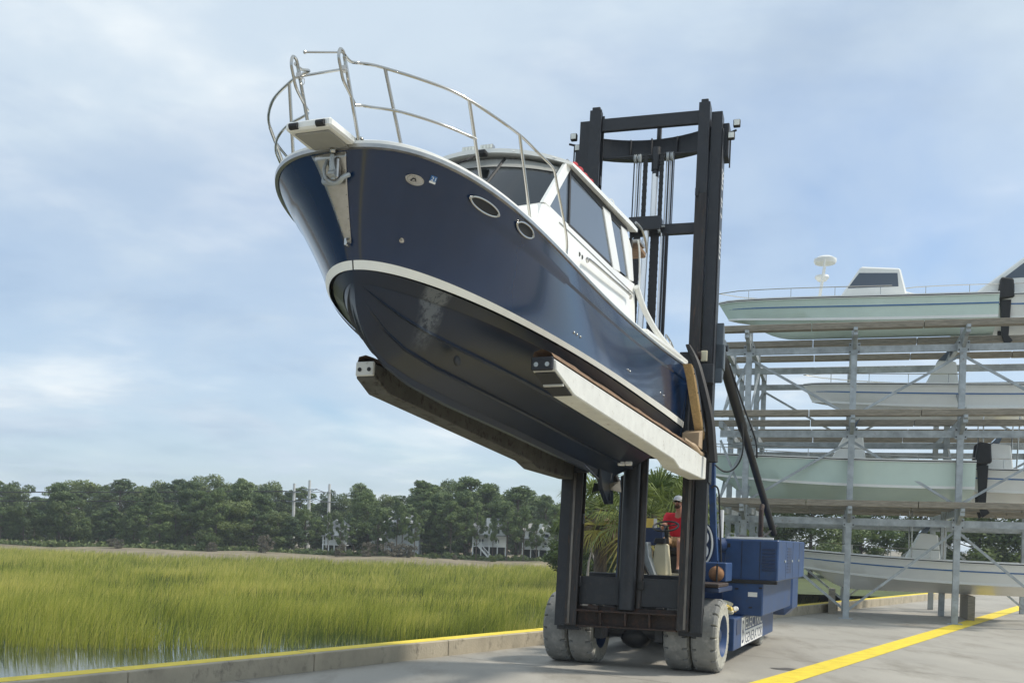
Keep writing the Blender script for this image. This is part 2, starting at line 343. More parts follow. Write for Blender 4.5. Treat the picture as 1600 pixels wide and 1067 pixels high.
# ------------------------------------------------------------------ marsh grass
def grass_field():
    bl = []
    def scatter(n, xr, yr, hmu, wmu, keep=None):
        # uniform in a view wedge between depths yr
        Y = np.sqrt(RNG.uniform(yr[0] ** 2, yr[1] ** 2, n)); X = RNG.uniform(xr[0], xr[1], n) * Y
        return X, Y
    rf = ROAD
    cam_l, cam_r = -.60, .30
    sets = [(105000, 15, 38, .95, .016), (105000, 36, 64, .78, .027), (95000, 62, 104.5, .8, .045)]
    V = []; T = []
    for n, y0, y1, hh, ww in sets:
        X, Y = scatter(n, (cam_l, cam_r), (y0, y1), hh, ww)
        d = np.stack([X - rf.o[0], Y - rf.o[1]], 1) @ rf.R[:2, :2]        # road frame coords
        off = -d[:, 0]
        wob = np.array([mnoise.noise((x * .11, y * .11, 3.)) for x, y in zip(X, Y)])
        den = np.array([mnoise.noise((x * .10 + .04 * y, y * .28, 9.)) + .45 * mnoise.noise((x * .5, y * .5, 2.)) for x, y in zip(X, Y)])
        # creek: free water 0..edge beside the kerb on the left, narrowing away
        edge = np.clip(12.4 + wob * 2.0 - (d[:, 1] - 3) * .38, 1.5, 14)
        ok = (off > edge) & ~((den > .03) & (RNG.random(n) < .85))
        X, Y, wob, den = X[ok], Y[ok], wob[ok], den[ok]; n = len(X)
        h = hh * RNG.uniform(.4, 1.1, n) * (1 + .25 * wob - .5 * np.clip(den, 0, 1)) ; a = RNG.uniform(0, 2 * np.pi, n); lean = np.abs(RNG.normal(0, .34, n)) * h
        a2 = RNG.normal(.4, 1.0, n)
        base = np.stack([X, Y, np.full(n, ZM - .2)], 1)
        wv = np.stack([np.cos(a * .5 - .8), np.sin(a * .5 - .8) * .4, np.zeros(n)], 1) * (ww * RNG.uniform(.6, 1.3, n))[:, None] / 2
        lv = np.stack([np.cos(a2), np.sin(a2), np.zeros(n)], 1) * lean[:, None]
        mid = base + lv * .35 + np.stack([0 * h, 0 * h, h * .6], 1)
        tip = base + lv * 1.25 + np.stack([0 * h, 0 * h, h + .15], 1)
        V.append(np.stack([base - wv, base + wv, mid - wv * .8, mid + wv * .8, tip], 1).reshape(-1, 3))
        tt = np.clip(.52 + .4 * wob - 1.1 * den + RNG.normal(0, .24, n), 0, 1); T.append(np.repeat(tt, 5))
    V = np.concatenate(V); T = np.concatenate(T); n = len(V) // 5
    i = np.arange(n)[:, None] * 5
    quads = (i + np.array([[0, 1, 3, 2]])); tris = (i + np.array([[2, 3, 4]]))
    me = bpy.data.meshes.new('marsh_grass'); me.vertices.add(len(V)); me.vertices.foreach_set('co', V.astype(np.float32).ravel())
    loops = np.concatenate([quads, tris], 1).ravel(); me.loops.add(len(loops)); me.loops.foreach_set('vertex_index', loops.astype(np.int32))
    st = (np.arange(n)[:, None] * 7 + np.array([[0, 4]])).ravel(); me.polygons.add(2 * n)
    me.polygons.foreach_set('loop_start', st.astype(np.int32)); me.update(calc_edges=True)
    at_ = me.attributes.new('tint', 'FLOAT', 'POINT'); at_.data.foreach_set('value', T.astype(np.float32))
    hgt = np.tile([0, 0, .6, .6, 1.], n); ah = me.attributes.new('hgt', 'FLOAT', 'POINT'); ah.data.foreach_set('value', hgt.astype(np.float32))
    m = bpy.data.materials.new('cordgrass blades'); m.use_nodes = True; t = m.node_tree; b = t.nodes['Principled BSDF']; b.inputs['Roughness'].default_value = .6
    an = t.nodes.new('ShaderNodeAttribute'); an.attribute_name = 'tint'
    c = ramp(t, an.outputs['Fac'], [(0., (.08, .125, .025)), (.34, (.23, .27, .035)), (.66, (.44, .46, .06)), (1., (.66, .60, .15))])
    t.links.new(c, b.inputs['Base Color'])
    tr = t.nodes.new('ShaderNodeBsdfTranslucent'); t.links.new(c, tr.inputs[0]); mx_ = t.nodes.new('ShaderNodeMixShader'); mx_.inputs[0].default_value = .45
    t.links.new(b.outputs[0], mx_.inputs[1]); t.links.new(tr.outputs[0], mx_.inputs[2]); t.links.new(mx_.outputs[0], t.nodes['Material Output'].inputs[0])
    me.materials.append(m); o = bpy.data.objects.new('marsh_grass', me); COL.objects.link(o)
    tag(o, 'tall yellow green marsh grass filling the flat beyond the kerb', 'grass', kind='stuff')
grass_field()
# far bank
bankm = mat('dry bank', (0.24, 0.20, 0.14), .9, var=.3, vscale=.3, col2=(0.16, 0.15, 0.08), c2pos=(.5, .65), bump=.4, bscale=4)
g = G(); rows = []
for yy, zz in ((104.5, -.25), (107, .42), (110, .62), (114, .7), (130, .8), (200, 1.2), (900, 1.4)):
    rows.append([(x, yy + 3 * math.sin(x * .07) + 1.5 * math.sin(x * .23), ZM + zz + .12 * math.sin(x * .4)) for x in np.linspace(-420, 420, 160)])
g.grid(rows); o = g.build('far_bank', bankm, smooth=True); o['kind'] = 'structure'
# ------------------------------------------------------------------ trees
def leafmat(name, dark, light, trans=.25):
    m = bpy.data.materials.new(name); m.use_nodes = True; t = m.node_tree; b = t.nodes['Principled BSDF']; b.inputs['Roughness'].default_value = .65
    tcn = t.nodes.new('ShaderNodeTexCoord'); n = t.nodes.new('ShaderNodeTexNoise'); n.inputs['Scale'].default_value = 1.1; n.inputs['Detail'].default_value = 3
    t.links.new(tcn.outputs['Object'], n.inputs[0]); inf = t.nodes.new('ShaderNodeObjectInfo')
    mm = N(t, 'ShaderNodeMath', operation='MULTIPLY_ADD'); t.links.new(inf.outputs['Random'], mm.inputs[0]); mm.inputs[1].default_value = .3; 
    ms = N(t, 'ShaderNodeMath', operation='SUBTRACT'); t.links.new(n.outputs[0], ms.inputs[0]); ms.inputs[1].default_value = .15; t.links.new(ms.outputs[0], mm.inputs[2])
    c = ramp(t, mm.outputs[0], [(.3, dark), (.7, light)]); t.links.new(c, b.inputs['Base Color'])
    tr = t.nodes.new('ShaderNodeBsdfTranslucent'); t.links.new(c, tr.inputs[0]); x = t.nodes.new('ShaderNodeMixShader'); x.inputs[0].default_value = trans
    t.links.new(b.outputs[0], x.inputs[1]); t.links.new(tr.outputs[0], x.inputs[2]); t.links.new(x.outputs[0], t.nodes['Material Output'].inputs[0]); return m
LP = leafmat('pine needles', (.05, .09, .034), (.165, .225, .07)); LO = leafmat('broad leaves', (.06, .10, .035), (.18, .225, .07)); LG = leafmat('grey scrub twigs', (.09, .085, .06), (.17, .15, .11), .1)
LBR = leafmat('bright shrub leaves', (.05, .085, .015), (.14, .19, .035))
def leafmesh(name, clumps, n, size, m, flat=.7, seed=0):
    r = np.random.default_rng(seed); V = []
    w = np.array([c[3] ** 2 for c in clumps]); w = w / w.sum(); idx = r.choice(len(clumps), n, p=w)
    C = np.array([c[:3] for c in clumps])[idx]; R = np.array([c[3] for c in clumps])[idx]
    d = r.normal(size=(n, 3)); d /= np.linalg.norm(d, axis=1)[:, None]; rad = R * r.uniform(.45, 1.08, n) ** .6
    P = C + d * rad[:, None] * np.array([1, 1, flat])
    a = r.normal(size=(n, 3)); a /= np.linalg.norm(a, axis=1)[:, None]; b = np.cross(a, d); b /= np.linalg.norm(b, axis=1)[:, None] + 1e-9
    s = size * r.uniform(.5, 1.4, n)[:, None]
    V = np.stack([P - a * s, P + b * s * .55, P + a * s, P - b * s * .55], 1).reshape(-1, 3)
    me = bpy.data.meshes.new(name); i = np.arange(n)[:, None] * 4; me.from_pydata(V.tolist(), [], (i + np.array([[0, 1, 2, 3]])).tolist()); me.materials.append(m); return me
def trunkmesh(name, h, r0, limbs, m, lean=.0):
    g = G(); g.tube([(lean * h * t * t, .05 * h * math.sin(t * 4) * .2, h * t) for t in np.linspace(0, .97, 8)], [r0 * (1 - .75 * t) for t in np.linspace(0, 1, 8)], 7)
    for (x, y, z, r) in limbs:
        zb = max(.2 * h, z - .12 * h - .2 * math.hypot(x, y)); t = zb / h; g.tube([(lean * h * t * t, 0, zb), (x * .5, y * .5, (z + zb) / 2 + .05), (x, y, z)], [r0 * .28, r0 * .2, r0 * .08], 5)
    me = bpy.data.meshes.new(name); me.from_pydata(g.v, [], g.f); me.materials.append(m); return me
def pine_clumps(h, seed, low=.3, spread=.26):
    r = random.Random(seed); cl = []
    k = int(44 + r.random() * 12)
    for i in range(k):
        t = low + (1 - low) * (i / (k - 1)) ** .85; z = h * t; prof = math.sin(min(1, (1 - t) / (1 - low) * 1.15 + .12) * math.pi * .62)
        R = h * spread * prof * r.uniform(.3, 1.2); A = r.random() * 6.283
        cl.append((R * math.cos(A), R * math.sin(A), z * .97, h * .062 * r.uniform(.6, 1.5)))
    return cl
def oak_clumps(h, seed, low=.12, spread=.42):
    r = random.Random(seed); cl = []
    for i in range(34):
        t = r.uniform(low, .93); R = h * spread * math.sqrt(max(0, 1 - ((t - .45) / .58) ** 2)) * r.uniform(.3, 1); A = r.random() * 6.283
        cl.append((R * math.cos(A), R * math.sin(A), h * t, h * .12 * r.uniform(.6, 1.25)))
    return cl
PROT = {}
def proto(kind, v):
    key = (kind, v)
    if key in PROT: return PROT[key]
    if kind == 'pine': cl = pine_clumps(10, v * 7 + 1, .36 + .07 * (v % 3), .25 + .03 * (v % 2)); L = leafmesh('crown', cl, 8500, .13, LP, .6, v); T = trunkmesh('trunk', 10, .17, cl[::2], M['bark'], .02)
    elif kind == 'dense': cl = pine_clumps(10, v * 5 + 2, .06, .30) + pine_clumps(10, v * 5 + 3, .05, .24); L = leafmesh('crown', cl, 14000, .14, LP, .7, v + 20); T = trunkmesh('trunk', 10, .18, cl[::4], M['bark'])
    elif kind == 'oak': cl = oak_clumps(10, v + 40); L = leafmesh('crown', cl, 12000, .16, LO, .8, v + 40); T = trunkmesh('trunk', 9, .22, cl[::3], M['bark'])
    elif kind == 'bright': cl = oak_clumps(10, v + 60, .02, .45); L = leafmesh('crown', cl, 9000, .2, LBR, .8, v + 60); T = trunkmesh('trunk', 9, .2, cl[::3], M['bark'])
    elif kind == 'scrub': cl = oak_clumps(10, v + 80, .1, .5); L = leafmesh('crown', cl, 2600, .32, LG, .9, v + 80); T = trunkmesh('trunk', 8, .2, cl, M['barkg'])
    PROT[key] = (L, T); return PROT[key]
TREES = []
def tree(kind, v, x, y, z, h, wscale=1.0, label='', group='trees along the far bank', name=None, cat='tree'):
    L, T = proto(kind, v); o = bpy.data.objects.new(name or {'pine': 'pine_tree', 'dense': 'cedar_tree', 'oak': 'oak_tree', 'bright': 'broadleaf_tree', 'scrub': 'scrub_bush'}[kind], None); COL.objects.link(o)
    o.location = (x, y, z); o.rotation_euler[2] = random.random() * 6.28; s = h / 10; o.scale = (s * wscale, s * wscale, s)
    for me, nm in ((T, 'trunk'), (L, 'crown')):
        c = bpy.data.objects.new(nm, me); COL.objects.link(c); c.parent = o
    tag(o, label, cat, group); TREES.append(o); return o
def ground_z(y): return ZM + .5 if y < 125 else ZM + .8
BASEZ = ZM + .45
# skyline of the far wood: x pixel -> y pixel of tree top
SKY = [(-120, 742), (0, 748), (120, 752), (250, 745), (330, 742), (400, 748), (440, 749), (470, 757), (500, 756), (525, 768), (548, 757), (575, 756), (600, 765), (622, 773), (645, 755), (660, 751), (690, 754), (712, 747), (733, 744), (748, 760), (764, 756), (778, 764), (792, 771), (806, 759), (822, 762), (838, 778), (850, 773), (866, 776), (885, 780), (910, 775), (935, 765)]
def topy(px): return np.interp(px, [a for a, _ in SKY], [b for _, b in SKY])
def put(kind, v, px, Y, top, wsc=1.0, label='', group='trees along the far bank', **k):
    base = at(px, 850, Y); z0 = BASEZ + (0.3 if Y > 125 else 0); tp = at(px, top, Y); h = tp[2] - z0
    return tree(kind, v, base[0], Y, z0, h, wsc, label, group, **k)
rt = random.Random(3); k = 0
LBL = 'tall dark green pine in the wood behind the marsh'
px = -110
while px < 945:      # rear row
    put('dense' if k % 3 else ('pine', 'oak')[k % 2], k % 5, px + rt.uniform(-6, 6), rt.uniform(138, 150), topy(px) + (rt.uniform(-1, 5) if k % 3 == 0 else rt.uniform(9, 30)), rt.uniform(.85, 1.45), 'dark evergreen in the rear row of the far wood', 'evergreens in the rear row of the far wood'); px += rt.uniform(13, 19); k += 1
px = -110
while px < 945:      # front row, with gaps where the houses show
    gap = any(a < px < b for a, b in ((726, 802), (808, 876), (498, 548), (592, 655)))
    if not gap:
        put(('pine', 'dense', 'oak', 'dense')[k % 4], (k * 3) % 5, px, rt.uniform(114, 120), topy(px) + (rt.uniform(34, 60) if 430 < px < 540 else rt.uniform(4, 58)), rt.uniform(.75, 1.35), 'dark tree in the front row of the far wood', 'trees in the front row of the far wood')
    px += rt.uniform(14, 25); k += 1
# trees one can tell apart
put('pine', 1, 733, 122, 746, 1.25, 'tallest round topped pine rising left of the stilt house with stairs', 'trees along the far bank')
put('pine', 2, 764, 121, 757, 1.0, 'pine standing directly behind the stilt house with stairs', 'trees along the far bank')
put('pine', 3, 806, 118, 759, 1.35, 'broad pine between the two stilt houses', 'trees along the far bank')
put('pine', 4, 852, 121, 773, .8, 'thin umbrella topped pine just left of the mast', 'trees along the far bank')
put('pine', 0, 660, 120, 750, 1.4, 'broad pine crown above the right end of the long grey house', 'trees along the far bank')
put('pine', 1, 512, 111.6, 800, .45, 'small pine partly hiding the leftmost white house', 'trees along the far bank')
put('pine', 2, 628, 111.6, 790, .55, 'slender pine in front of the long grey house', 'trees along the far bank')
put('pine', 3, 575, 117, 770, 1.1, 'pine between the leftmost white house and the long grey house', 'trees along the far bank')
for px_, tp_, ws_, lb_ in ((744, 788, .62, 'pine covering the left roof edge of the stilt house with stairs'), (792, 784, .8, 'pine at the right end of the stilt house with stairs'), (818, 792, .6, 'pine over the left roof edge of the stilt house nearest the mast'), (866, 790, .7, 'pine between the stilt house nearest the mast and the mast itself'), (620, 780, .6, 'pine rising over the roof of the long grey house'), (590, 792, .7, 'bushy pine left of the long grey house')):
    put('pine', int(px_) % 5, px_, 112.0, tp_, ws_, lb_, 'trees along the far bank')
put('pine', 4, 603, 111.4, 812, .5, 'short pine at the left corner of the long grey house', 'trees along the far bank')
put('pine', 0, 648, 111.8, 800, .6, 'pine at the right corner of the long grey house', 'trees along the far bank')
put('pine', 3, 532, 111.6, 806, .55, 'pine at the right corner of the leftmost white house', 'trees along the far bank')
put('pine', 0, 838, 113.5, 812, .7, 'low pine in front of the right stilt house', 'trees along the far bank')
put('pine', 2, 770, 111.5, 806, .42, 'thin trunked young pine in front of the stilt house stairs', 'trees along the far bank')
for i, (px, top, ws, kd, lb) in enumerate([(414, 834, .8, 'scrub', 'bare grey bush at the left edge of the marsh'), (532, 848, .9, 'scrub', 'small grey bush below the leftmost white house'), (576, 846, .95, 'scrub', 'rounded grey bush left of the widest grey green bush'),
    (614, 846, 1.5, 'scrub', 'widest grey green bush in front of the long grey house'), (676, 862, 1., 'bright', 'small green bush right of the grey bushes'), (712, 866, .9, 'scrub', 'low grey bush left of the stilt house'), (640, 850, 1., 'scrub', 'grey bush at the right end of the long grey house'),
    (770, 868, 1.2, 'bright', 'small yellow green bush under the stilt house stairs'), (330, 846, 1.2, 'scrub', 'grey bush far to the left of the marsh edge'), (180, 840, 1.3, 'scrub', 'grey bush at the far left end of the wood')]):
    put(kd, i % 3, px, 109.5, top, ws, lb, 'bushes at the marsh edge', name='bush', cat='bush')
# hedge of low greenery at the foot of the wood
hm = leafmesh('hedge', [(x, 0, random.uniform(0, .35), .6) for x in np.linspace(-72, 14, 160)], 20000, .22, LO, .9, 99)
ho = bpy.data.objects.new('undergrowth', hm); COL.objects.link(ho); ho.location = (0, 112.6, BASEZ); tag(ho, 'low dark undergrowth at the foot of the far wood', 'undergrowth', kind='stuff')
# ------------------------------------------------------------------ houses
def house(pxl, pxr, ytop, ybot, Y, m, label, stories=2, porch=True, stairs=False, gable=False, group='houses behind the marsh'):
    A = at(pxl, ybot, Y); B = at(pxr, ybot, Y); z0 = BASEZ + .05; zt = at((pxl + pxr) / 2, ytop, Y)[2]; W_ = B[0] - A[0]; D = 5.0; cx = (A[0] + B[0]) / 2
    fr = Fr((A[0], Y, z0), (1, 0, 0), (0, 1, 0), (0, 0, 1)); t = empty('house', fr, label, 'house', group); Hh = zt - z0; hr = Hh * .2; he = Hh - hr; st = Hh * .34 if porch else 0
    G().box(0, W_, 1.3, 1.3 + D, st, he).build('wall', m, t, fr)
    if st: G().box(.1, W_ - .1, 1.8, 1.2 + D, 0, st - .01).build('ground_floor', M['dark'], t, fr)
    rg = G()
    if gable: rg.prism([(-.2, 1.0, he), (W_ + .2, 1.0, he), (W_ / 2, 1.0, Hh + .3)], (0, D + .6, 0))
    else: rg.add([(-.3, 1.0, he), (W_ + .3, 1.0, he), (W_ + .3, D + 1.6, he), (-.3, D + 1.6, he), (W_ * .22, 1.3 + D / 2, Hh), (W_ * .78, 1.3 + D / 2, Hh)], [(0, 1, 5, 4), (1, 2, 5), (2, 3, 4, 5), (3, 0, 4), (3, 2, 1, 0)])
    rg.build('roof', M['shingle'], t, fr)
    dg = G().box(W_ * .4, W_ * .6, 1.2, 2.6, he + .02, Hh * .99).build('dormer', m, t, fr)
    nlev = 2 if Hh > 4 else 1
    nw = max(2, int(W_ / 1.3))
    for l in range(nlev):
        zz = st + (he - st) * (l + .25) / nlev; zh = (he - st) / nlev * .5
        for i in range(nw):
            xx = W_ * (i + .5) / nw; f = G().box(xx - .3, xx + .3, 1.24, 1.298, zz, zz + zh).build('window', M['siding'], t, fr); G().box(xx - .24, xx + .24, 1.22, 1.238, zz + .06, zz + zh - .06).build('pane', M['winblk'], f, fr)
    if porch:
        G().box(-.1, W_ + .3, 0, 1.28, st - .07, st).build('porch_deck', M['siding'], t, fr)
        G().box(-.2, W_ + .4, -.05, 1.27, st + (he - st) * .5, st + (he - st) * .5 + .12).build('porch_roof', M['shingle'], t, fr)
        for i in range(5):
            xx = (W_ + .1) * i / 4; G().box(xx - .06, xx + .06, 0, .12, 0, st - .072).build('post', M['siding'], t, fr); G().box(xx - .05, xx + .05, .02, .12, st + .001, st + (he - st) * .5 - .002).build('column', M['siding'], t, fr)
        rl = G().box(0, W_ + .2, .03, .07, st + .42, st + .47)
        for xx in np.arange(.1, W_ + .1, .17): rl.box(xx, xx + .04, .035, .065, st + .03, st + .42)
        rl.build('railing', M['siding'], t, fr)
    if stairs:
        s0 = W_ * .18; s1 = W_ * .62; g = G()
        for sd_ in (-.9, -.15): g.bar((s0, sd_, st), (s1, sd_, .0), .05, .16); g.bar((s0, sd_, st + .5), (s1, sd_, .5), .05, .06)
        for i in range(10): q = (i + .5) / 10; g.box(s0 + (s1 - s0) * q - .1, s0 + (s1 - s0) * q + .1, -.9, -.15, st * (1 - q) - .02, st * (1 - q) + .02); g.box(s0 + (s1 - s0) * q - .02, s0 + (s1 - s0) * q + .02, -.92, -.88, st * (1 - q), st * (1 - q) + .5)
        g.build('staircase', M['siding'], t, fr)
    return t
house(738, 788, 808, 872, 113.5, M['siding'], 'white house on stilts with a long outside staircase', stairs=True)
house(816, 866, 817, 870, 114.5, M['siding'], 'white two storey house on stilts nearest the mast, without stairs')
house(598, 652, 803, 862, 112.6, M['siding2'], 'long pale grey house glimpsed between pines', porch=False)
house(504, 538, 815, 862, 112.6, M['siding'], 'leftmost white gabled house half hidden by pines', gable=True)
house(560, 590, 806, 850, 124, M['siding2'], 'small grey house behind pines between the two left houses', porch=False, gable=True)
# ------------------------------------------------------------------ power poles and lines
tops = []
for px, yt, Y, lb in ((460, 755, 127, 'left pale utility pole above the trees'), (484, 750, 124, 'middle and tallest pale utility pole above the trees'), (515, 756, 134, 'right thin utility pole showing between trees')):
    A = at(px, yt, Y); fr = Fr((A[0], Y, ZM + .8), (1, 0, 0), (0, 1, 0), (0, 0, 1)); t = empty('utility_pole', fr, lb, 'utility pole', 'utility poles above the trees'); hh = A[2] - fr.o[2]
    G().tube([(0, 0, 0), (0, 0, hh)], [.26, .15], 8).build('shaft', M['pole'], t, fr)
    arms = []
    for q in (.72, .86):
        G().box(-.9, .9, -.27, -.19, hh * q, hh * q + .12).build('crossarm', M['galv'], t, fr); arms.append((A[0], Y, fr.o[2] + hh * q))
    tops.append(arms)
for j in range(2):
    for s in (-.85, .85):
        a, b_ = np.array(tops[0][j]) + (s, -.23, .17), np.array(tops[1][j]) + (s, -.23, .17); c_ = np.array(tops[2][j]) + (s, -.23, .17); far = a + (-150, 25, -2.5)
        pts = []
        for p, q in ((far, a), (a, b_), (b_, c_)): pts += [p + (q - p) * u - np.array([0, 0, 4 * .25 * u * (1 - u) * (2.4 if p is far else 1)]) for u in np.linspace(0, 1, 9)[:-1]]
        o = G().tube(pts + [c_], .035, 4).build('power_line', M['rubber']); tag(o, '%s of the two power lines on the %s crossarms of the utility poles' % ('left' if s < 0 else 'right', 'lower' if j == 0 else 'upper'), 'cable', 'power lines above the trees')
# ------------------------------------------------------------------ green trees and palms behind the forklift
for i, (px, Y, top, kd, ws, lb) in enumerate([(905, 62, 800, 'bright', 1.25, 'leafy green tree seen just right of the left mast upright'), (940, 66, 792, 'bright', 1.3, 'leafy green tree behind the palm, between mast uprights'), (975, 64, 760, 'oak', 1.2, 'green tree behind the centre lift cylinder'),
    (1030, 70, 745, 'oak', 1.4, 'tall green tree directly behind the driver'), (1075, 74, 738, 'oak', 1.3, 'green tree behind the right mast upright'), (1110, 78, 770, 'oak', 1.3, 'green tree seen under the boat rack, beside the blue post'), (1150, 80, 782, 'bright', 1.2, 'bright tree behind the lower rack tier'), (1200, 84, 776, 'oak', 1.3, 'tree behind the rack above the blue engine box'),
    (1270, 82, 770, 'oak', 1.4, 'tree behind the middle of the rack'), (1350, 86, 762, 'dense', 1.5, 'dark tree behind the right part of the rack'), (1440, 88, 770, 'oak', 1.4, 'tree behind the right end of the rack'), (1530, 84, 760, 'oak', 1.5, 'tree at the right edge behind the rack'), (1610, 84, 765, 'oak', 1.5, 'rightmost tree behind the rack')]):
    A = at(px, top, Y); z0 = -.3; tree(kd, i % 4, A[0], Y, z0, A[2] - z0, ws, lb, 'trees behind the forklift and the rack')
g = G(); g.grid([[(x, y, -.35 if abs(y - 50) > .1 or x > 0 else -.35) for x in np.linspace(6.5, 200, 12)] for y in (52, 100, 140)]); o = g.build('grass_verge', mat('rough lawn', (.07, .09, .025), .9, var=.3, vscale=.6, bump=.3, bscale=8)); o['kind'] = 'structure'
FR1 = leafmat('palm frond', (.08, .12, .03), (.27, .32, .08), .35); FR2 = leafmat('yellowing palm frond', (.32, .28, .06), (.5, .42, .10), .3); FR3 = leafmat('dead brown frond', (.16, .115, .06), (.30, .21, .11), .1)
def frond(r, el, az, L_, leafl, droop):
    """costapalmate palm leaf: curved stem and a fan of narrow segments, as one mesh"""
    g = G(); d = np.array([math.cos(az) * math.cos(el), math.sin(az) * math.cos(el), math.sin(el)]); pts = []
    for k in range(7):
        t = k / 6; p = d * L_ * t; p = p + np.array([0, 0, -droop * t * t * L_]); pts.append(p)
    g.tube(pts, [.022, .02, .018, .016, .014, .012, .008], 4, caps=False)
    tip = pts[-1]; ax = pts[-1] - pts[-3]; ax /= np.linalg.norm(ax); side = np.cross(ax, [0, 0, 1.]); side /= np.linalg.norm(side) + 1e-9; up = np.cross(side, ax)
    for k in range(34):
        A = (k / 33 - .5) * 4.4; o = pts[-1] * .98 if abs(A) < 1.5 else pts[-2]; dr = ax * math.cos(A) + side * math.sin(A) + up * r.uniform(-.05, .2); ll = leafl * (1 - .25 * abs(A) / 2.2) * r.uniform(.85, 1.1); wv = np.cross(dr, up); wv = wv / (np.linalg.norm(wv) + 1e-9) * .016
        m1 = o + dr * ll * .55; e = o + dr * ll + np.array([0, 0, -ll * (.25 + .35 * r.random())])
        g.add([o - wv * .5, o + wv * .5, m1 + wv * 1.1, m1 - wv * 1.1, e], [(0, 1, 2, 3), (3, 2, 4)])
    return g
def palm(px, Y, ytop, label, seed, n=30, lf=.95):
    A = at(px, ytop, Y); r = random.Random(seed); fr = Fr((A[0], Y, -.3), (1, 0, 0), (0, 1, 0), (0, 0, 1)); hh = A[2] + .3 - 1.1; t = empty('palm_tree', fr, label, 'palm tree', 'cabbage palms behind the forklift')
    tg = G(); tg.tube([(0, 0, hh * q) for q in np.linspace(0, 1, 14)], [.17 + .012 * (i % 2) for i in range(14)], 9)
    tg.build('trunk', M['bark'], t, fr)
    for i in range(n):
        q = i / n; el = 1.35 - q * 2.35; az = i * 2.4 + r.random() * .5; m = FR1 if q < .58 else (FR2 if q < .72 else FR3)
        g = frond(r, el, az, .95 * (.8 + .3 * r.random()) * (1 if q < .75 else .55), lf, .12 + .4 * q); g.v = [(x, y, z + hh) for x, y, z in g.v]; g.build('frond', m, t, fr)
palm(943, 27, 728, 'tall shaggy palm with dead brown fronds left of the lift cylinder', 5, 30, .62)
palm(1018, 25, 733, 'palm with bright green and yellow fronds right behind the driver', 8)
palm(1058, 28, 742, 'green palm half hidden behind the right mast upright', 11)
for i, (px, Y, bt, lb) in enumerate([(921, 58, 890, 'thin bare trunk left of its leaning neighbour'), (929, 57, 890, 'leaning bare trunk seen between the mast uprights')]):
    A = at(px, 868, Y); B = at(px - 3 + 5 * i, bt, Y); o = G().tube([B + (0, 0, -.5), (A + B) / 2, A + (.2 - .5 * i, 0, .6)], [.09, .07, .03], 6).build('bare_trunk', M['barkg']); tag(o, lb, 'tree trunk', 'bare trunks')
# ================================================================== BOAT
CS = dict(S=[1.1457, 8.62, 5.0208, 3.7039, 2.6988, -0.0385, 1.6615, -0.5983, 0.3136, 0.2716],
          W=[1.1838, 8.2487, 2.5588, 2.6563, 1.9703, 0.0619, 0.868, -0.3677, 0.169, 0.2084],
          C=[1.0508, 8.2113, 2.8582, 2.6475, 1.4523, -0.0091, 0.6473, -0.1661, 0.1998, 0.0223])
def curve(k, s):
    B, L, sm, p, q, kk, h0, h1, h2, h3 = CS[k]; s = np.asarray(s, float)
    u = np.clip((s - sm) / (L - sm), 0, 1); v = np.clip((sm - s) / sm, 0, 1); t = s / L
    return B * np.power(np.clip(1 - u ** p, 0, 1), 1 / q) * (1 - kk * v ** 2), s, h0 + h1 * t + h2 * t ** 2 + h3 * t ** 4
NT = 90; TT = np.sin(np.linspace(0, 1, NT) * np.pi / 2) ** 1.0
def row(k): b, s, h = curve(k, TT * CS[k][1]); return np.stack([b, s, h], 1)
RS, RW_, RC = row('S'), row('W'), row('C')
def topside(v):       # v 0 = stripe top, 1 = sheer
    g = v ** 1.35; R = RW_ + (RS - RW_) * v; R[:, 0] = RW_[:, 0] + (RS[:, 0] - RW_[:, 0]) * g
    kn = np.clip((v - .74) / .03, 0, 1); R[:, 0] += .015 * kn * (1 - TT ** 10) * np.clip(RW_[:, 0] * 3, 0, 1); return R
KP = np.array([(0, 0.0), (1.5, .01), (3.0, .03), (4.4, .055), (6.25, .072), (7.11, .095), (7.62, .156), (7.92, .272), (8.09, .418), (8.16, .512), (8.2113, .7033)])
_kl = np.concatenate([[0], np.cumsum(np.hypot(*np.diff(KP, axis=0).T))]); _kl /= _kl[-1]
def keelrow():
    tt = TT ** 1.0; s = np.interp(tt, _kl, KP[:, 0]); h = np.interp(tt, _kl, KP[:, 1]); return np.stack([0 * s, s, h], 1)
RK = keelrow(); RK[-1] = RC[-1] * [0, 1, 1]
def bottom(v):        # v 0 chine .. 1 keel
    R = RC + (RK - RC) * v; inn = RC[:, 0] * (1 - v); R[:, 0] = inn
    R[:, 2] -= .05 * math.sin(v * math.pi) * (1 - TT ** 3)      # slightly convex
    return R
def loc(R, side=1): return np.stack([R[:, 0] * side, -R[:, 1], R[:, 2]], 1)
def two(rows, m, name, parent, smooth=True, flipside=False):
    g = G()
    for sd_ in (1, -1): g.grid(np.array([loc(r, sd_) for r in rows]), flip=sd_ < 0)
    return g.build(name, m, parent, BOAT, smooth=smooth, angle=28)
boat = empty('motor_yacht', BOAT, 'navy blue hulled cabin cruiser with white deckhouse held up bow first on the forks', 'boat')
vs = [0, .08, .2, .35, .5, .62, .70, .739, .772, .85, .93, 1.0]
hull = two([topside(v) for v in vs], M['navy'], 'hull', boat)
SB = RW_ + (RC - RW_) * .42
st_ = SB.copy(); stt = RW_.copy()
st_[:, 0] = SB[:, 0] * .45 + RW_[:, 0] * .55
for R_ in (st_, stt): R_[:, 0] += .006
two([stt, st_], M['stripe'], 'boot_stripe', boat)
antif = mat('dark antifouling paint', (0.004, 0.011, 0.027), .36, var=.25, vscale=1.6, bump=.08)
t_ = antif.node_tree; bs_ = t_.nodes['Principled BSDF']       # scuffed patch near the forefoot, where a sling rubbed
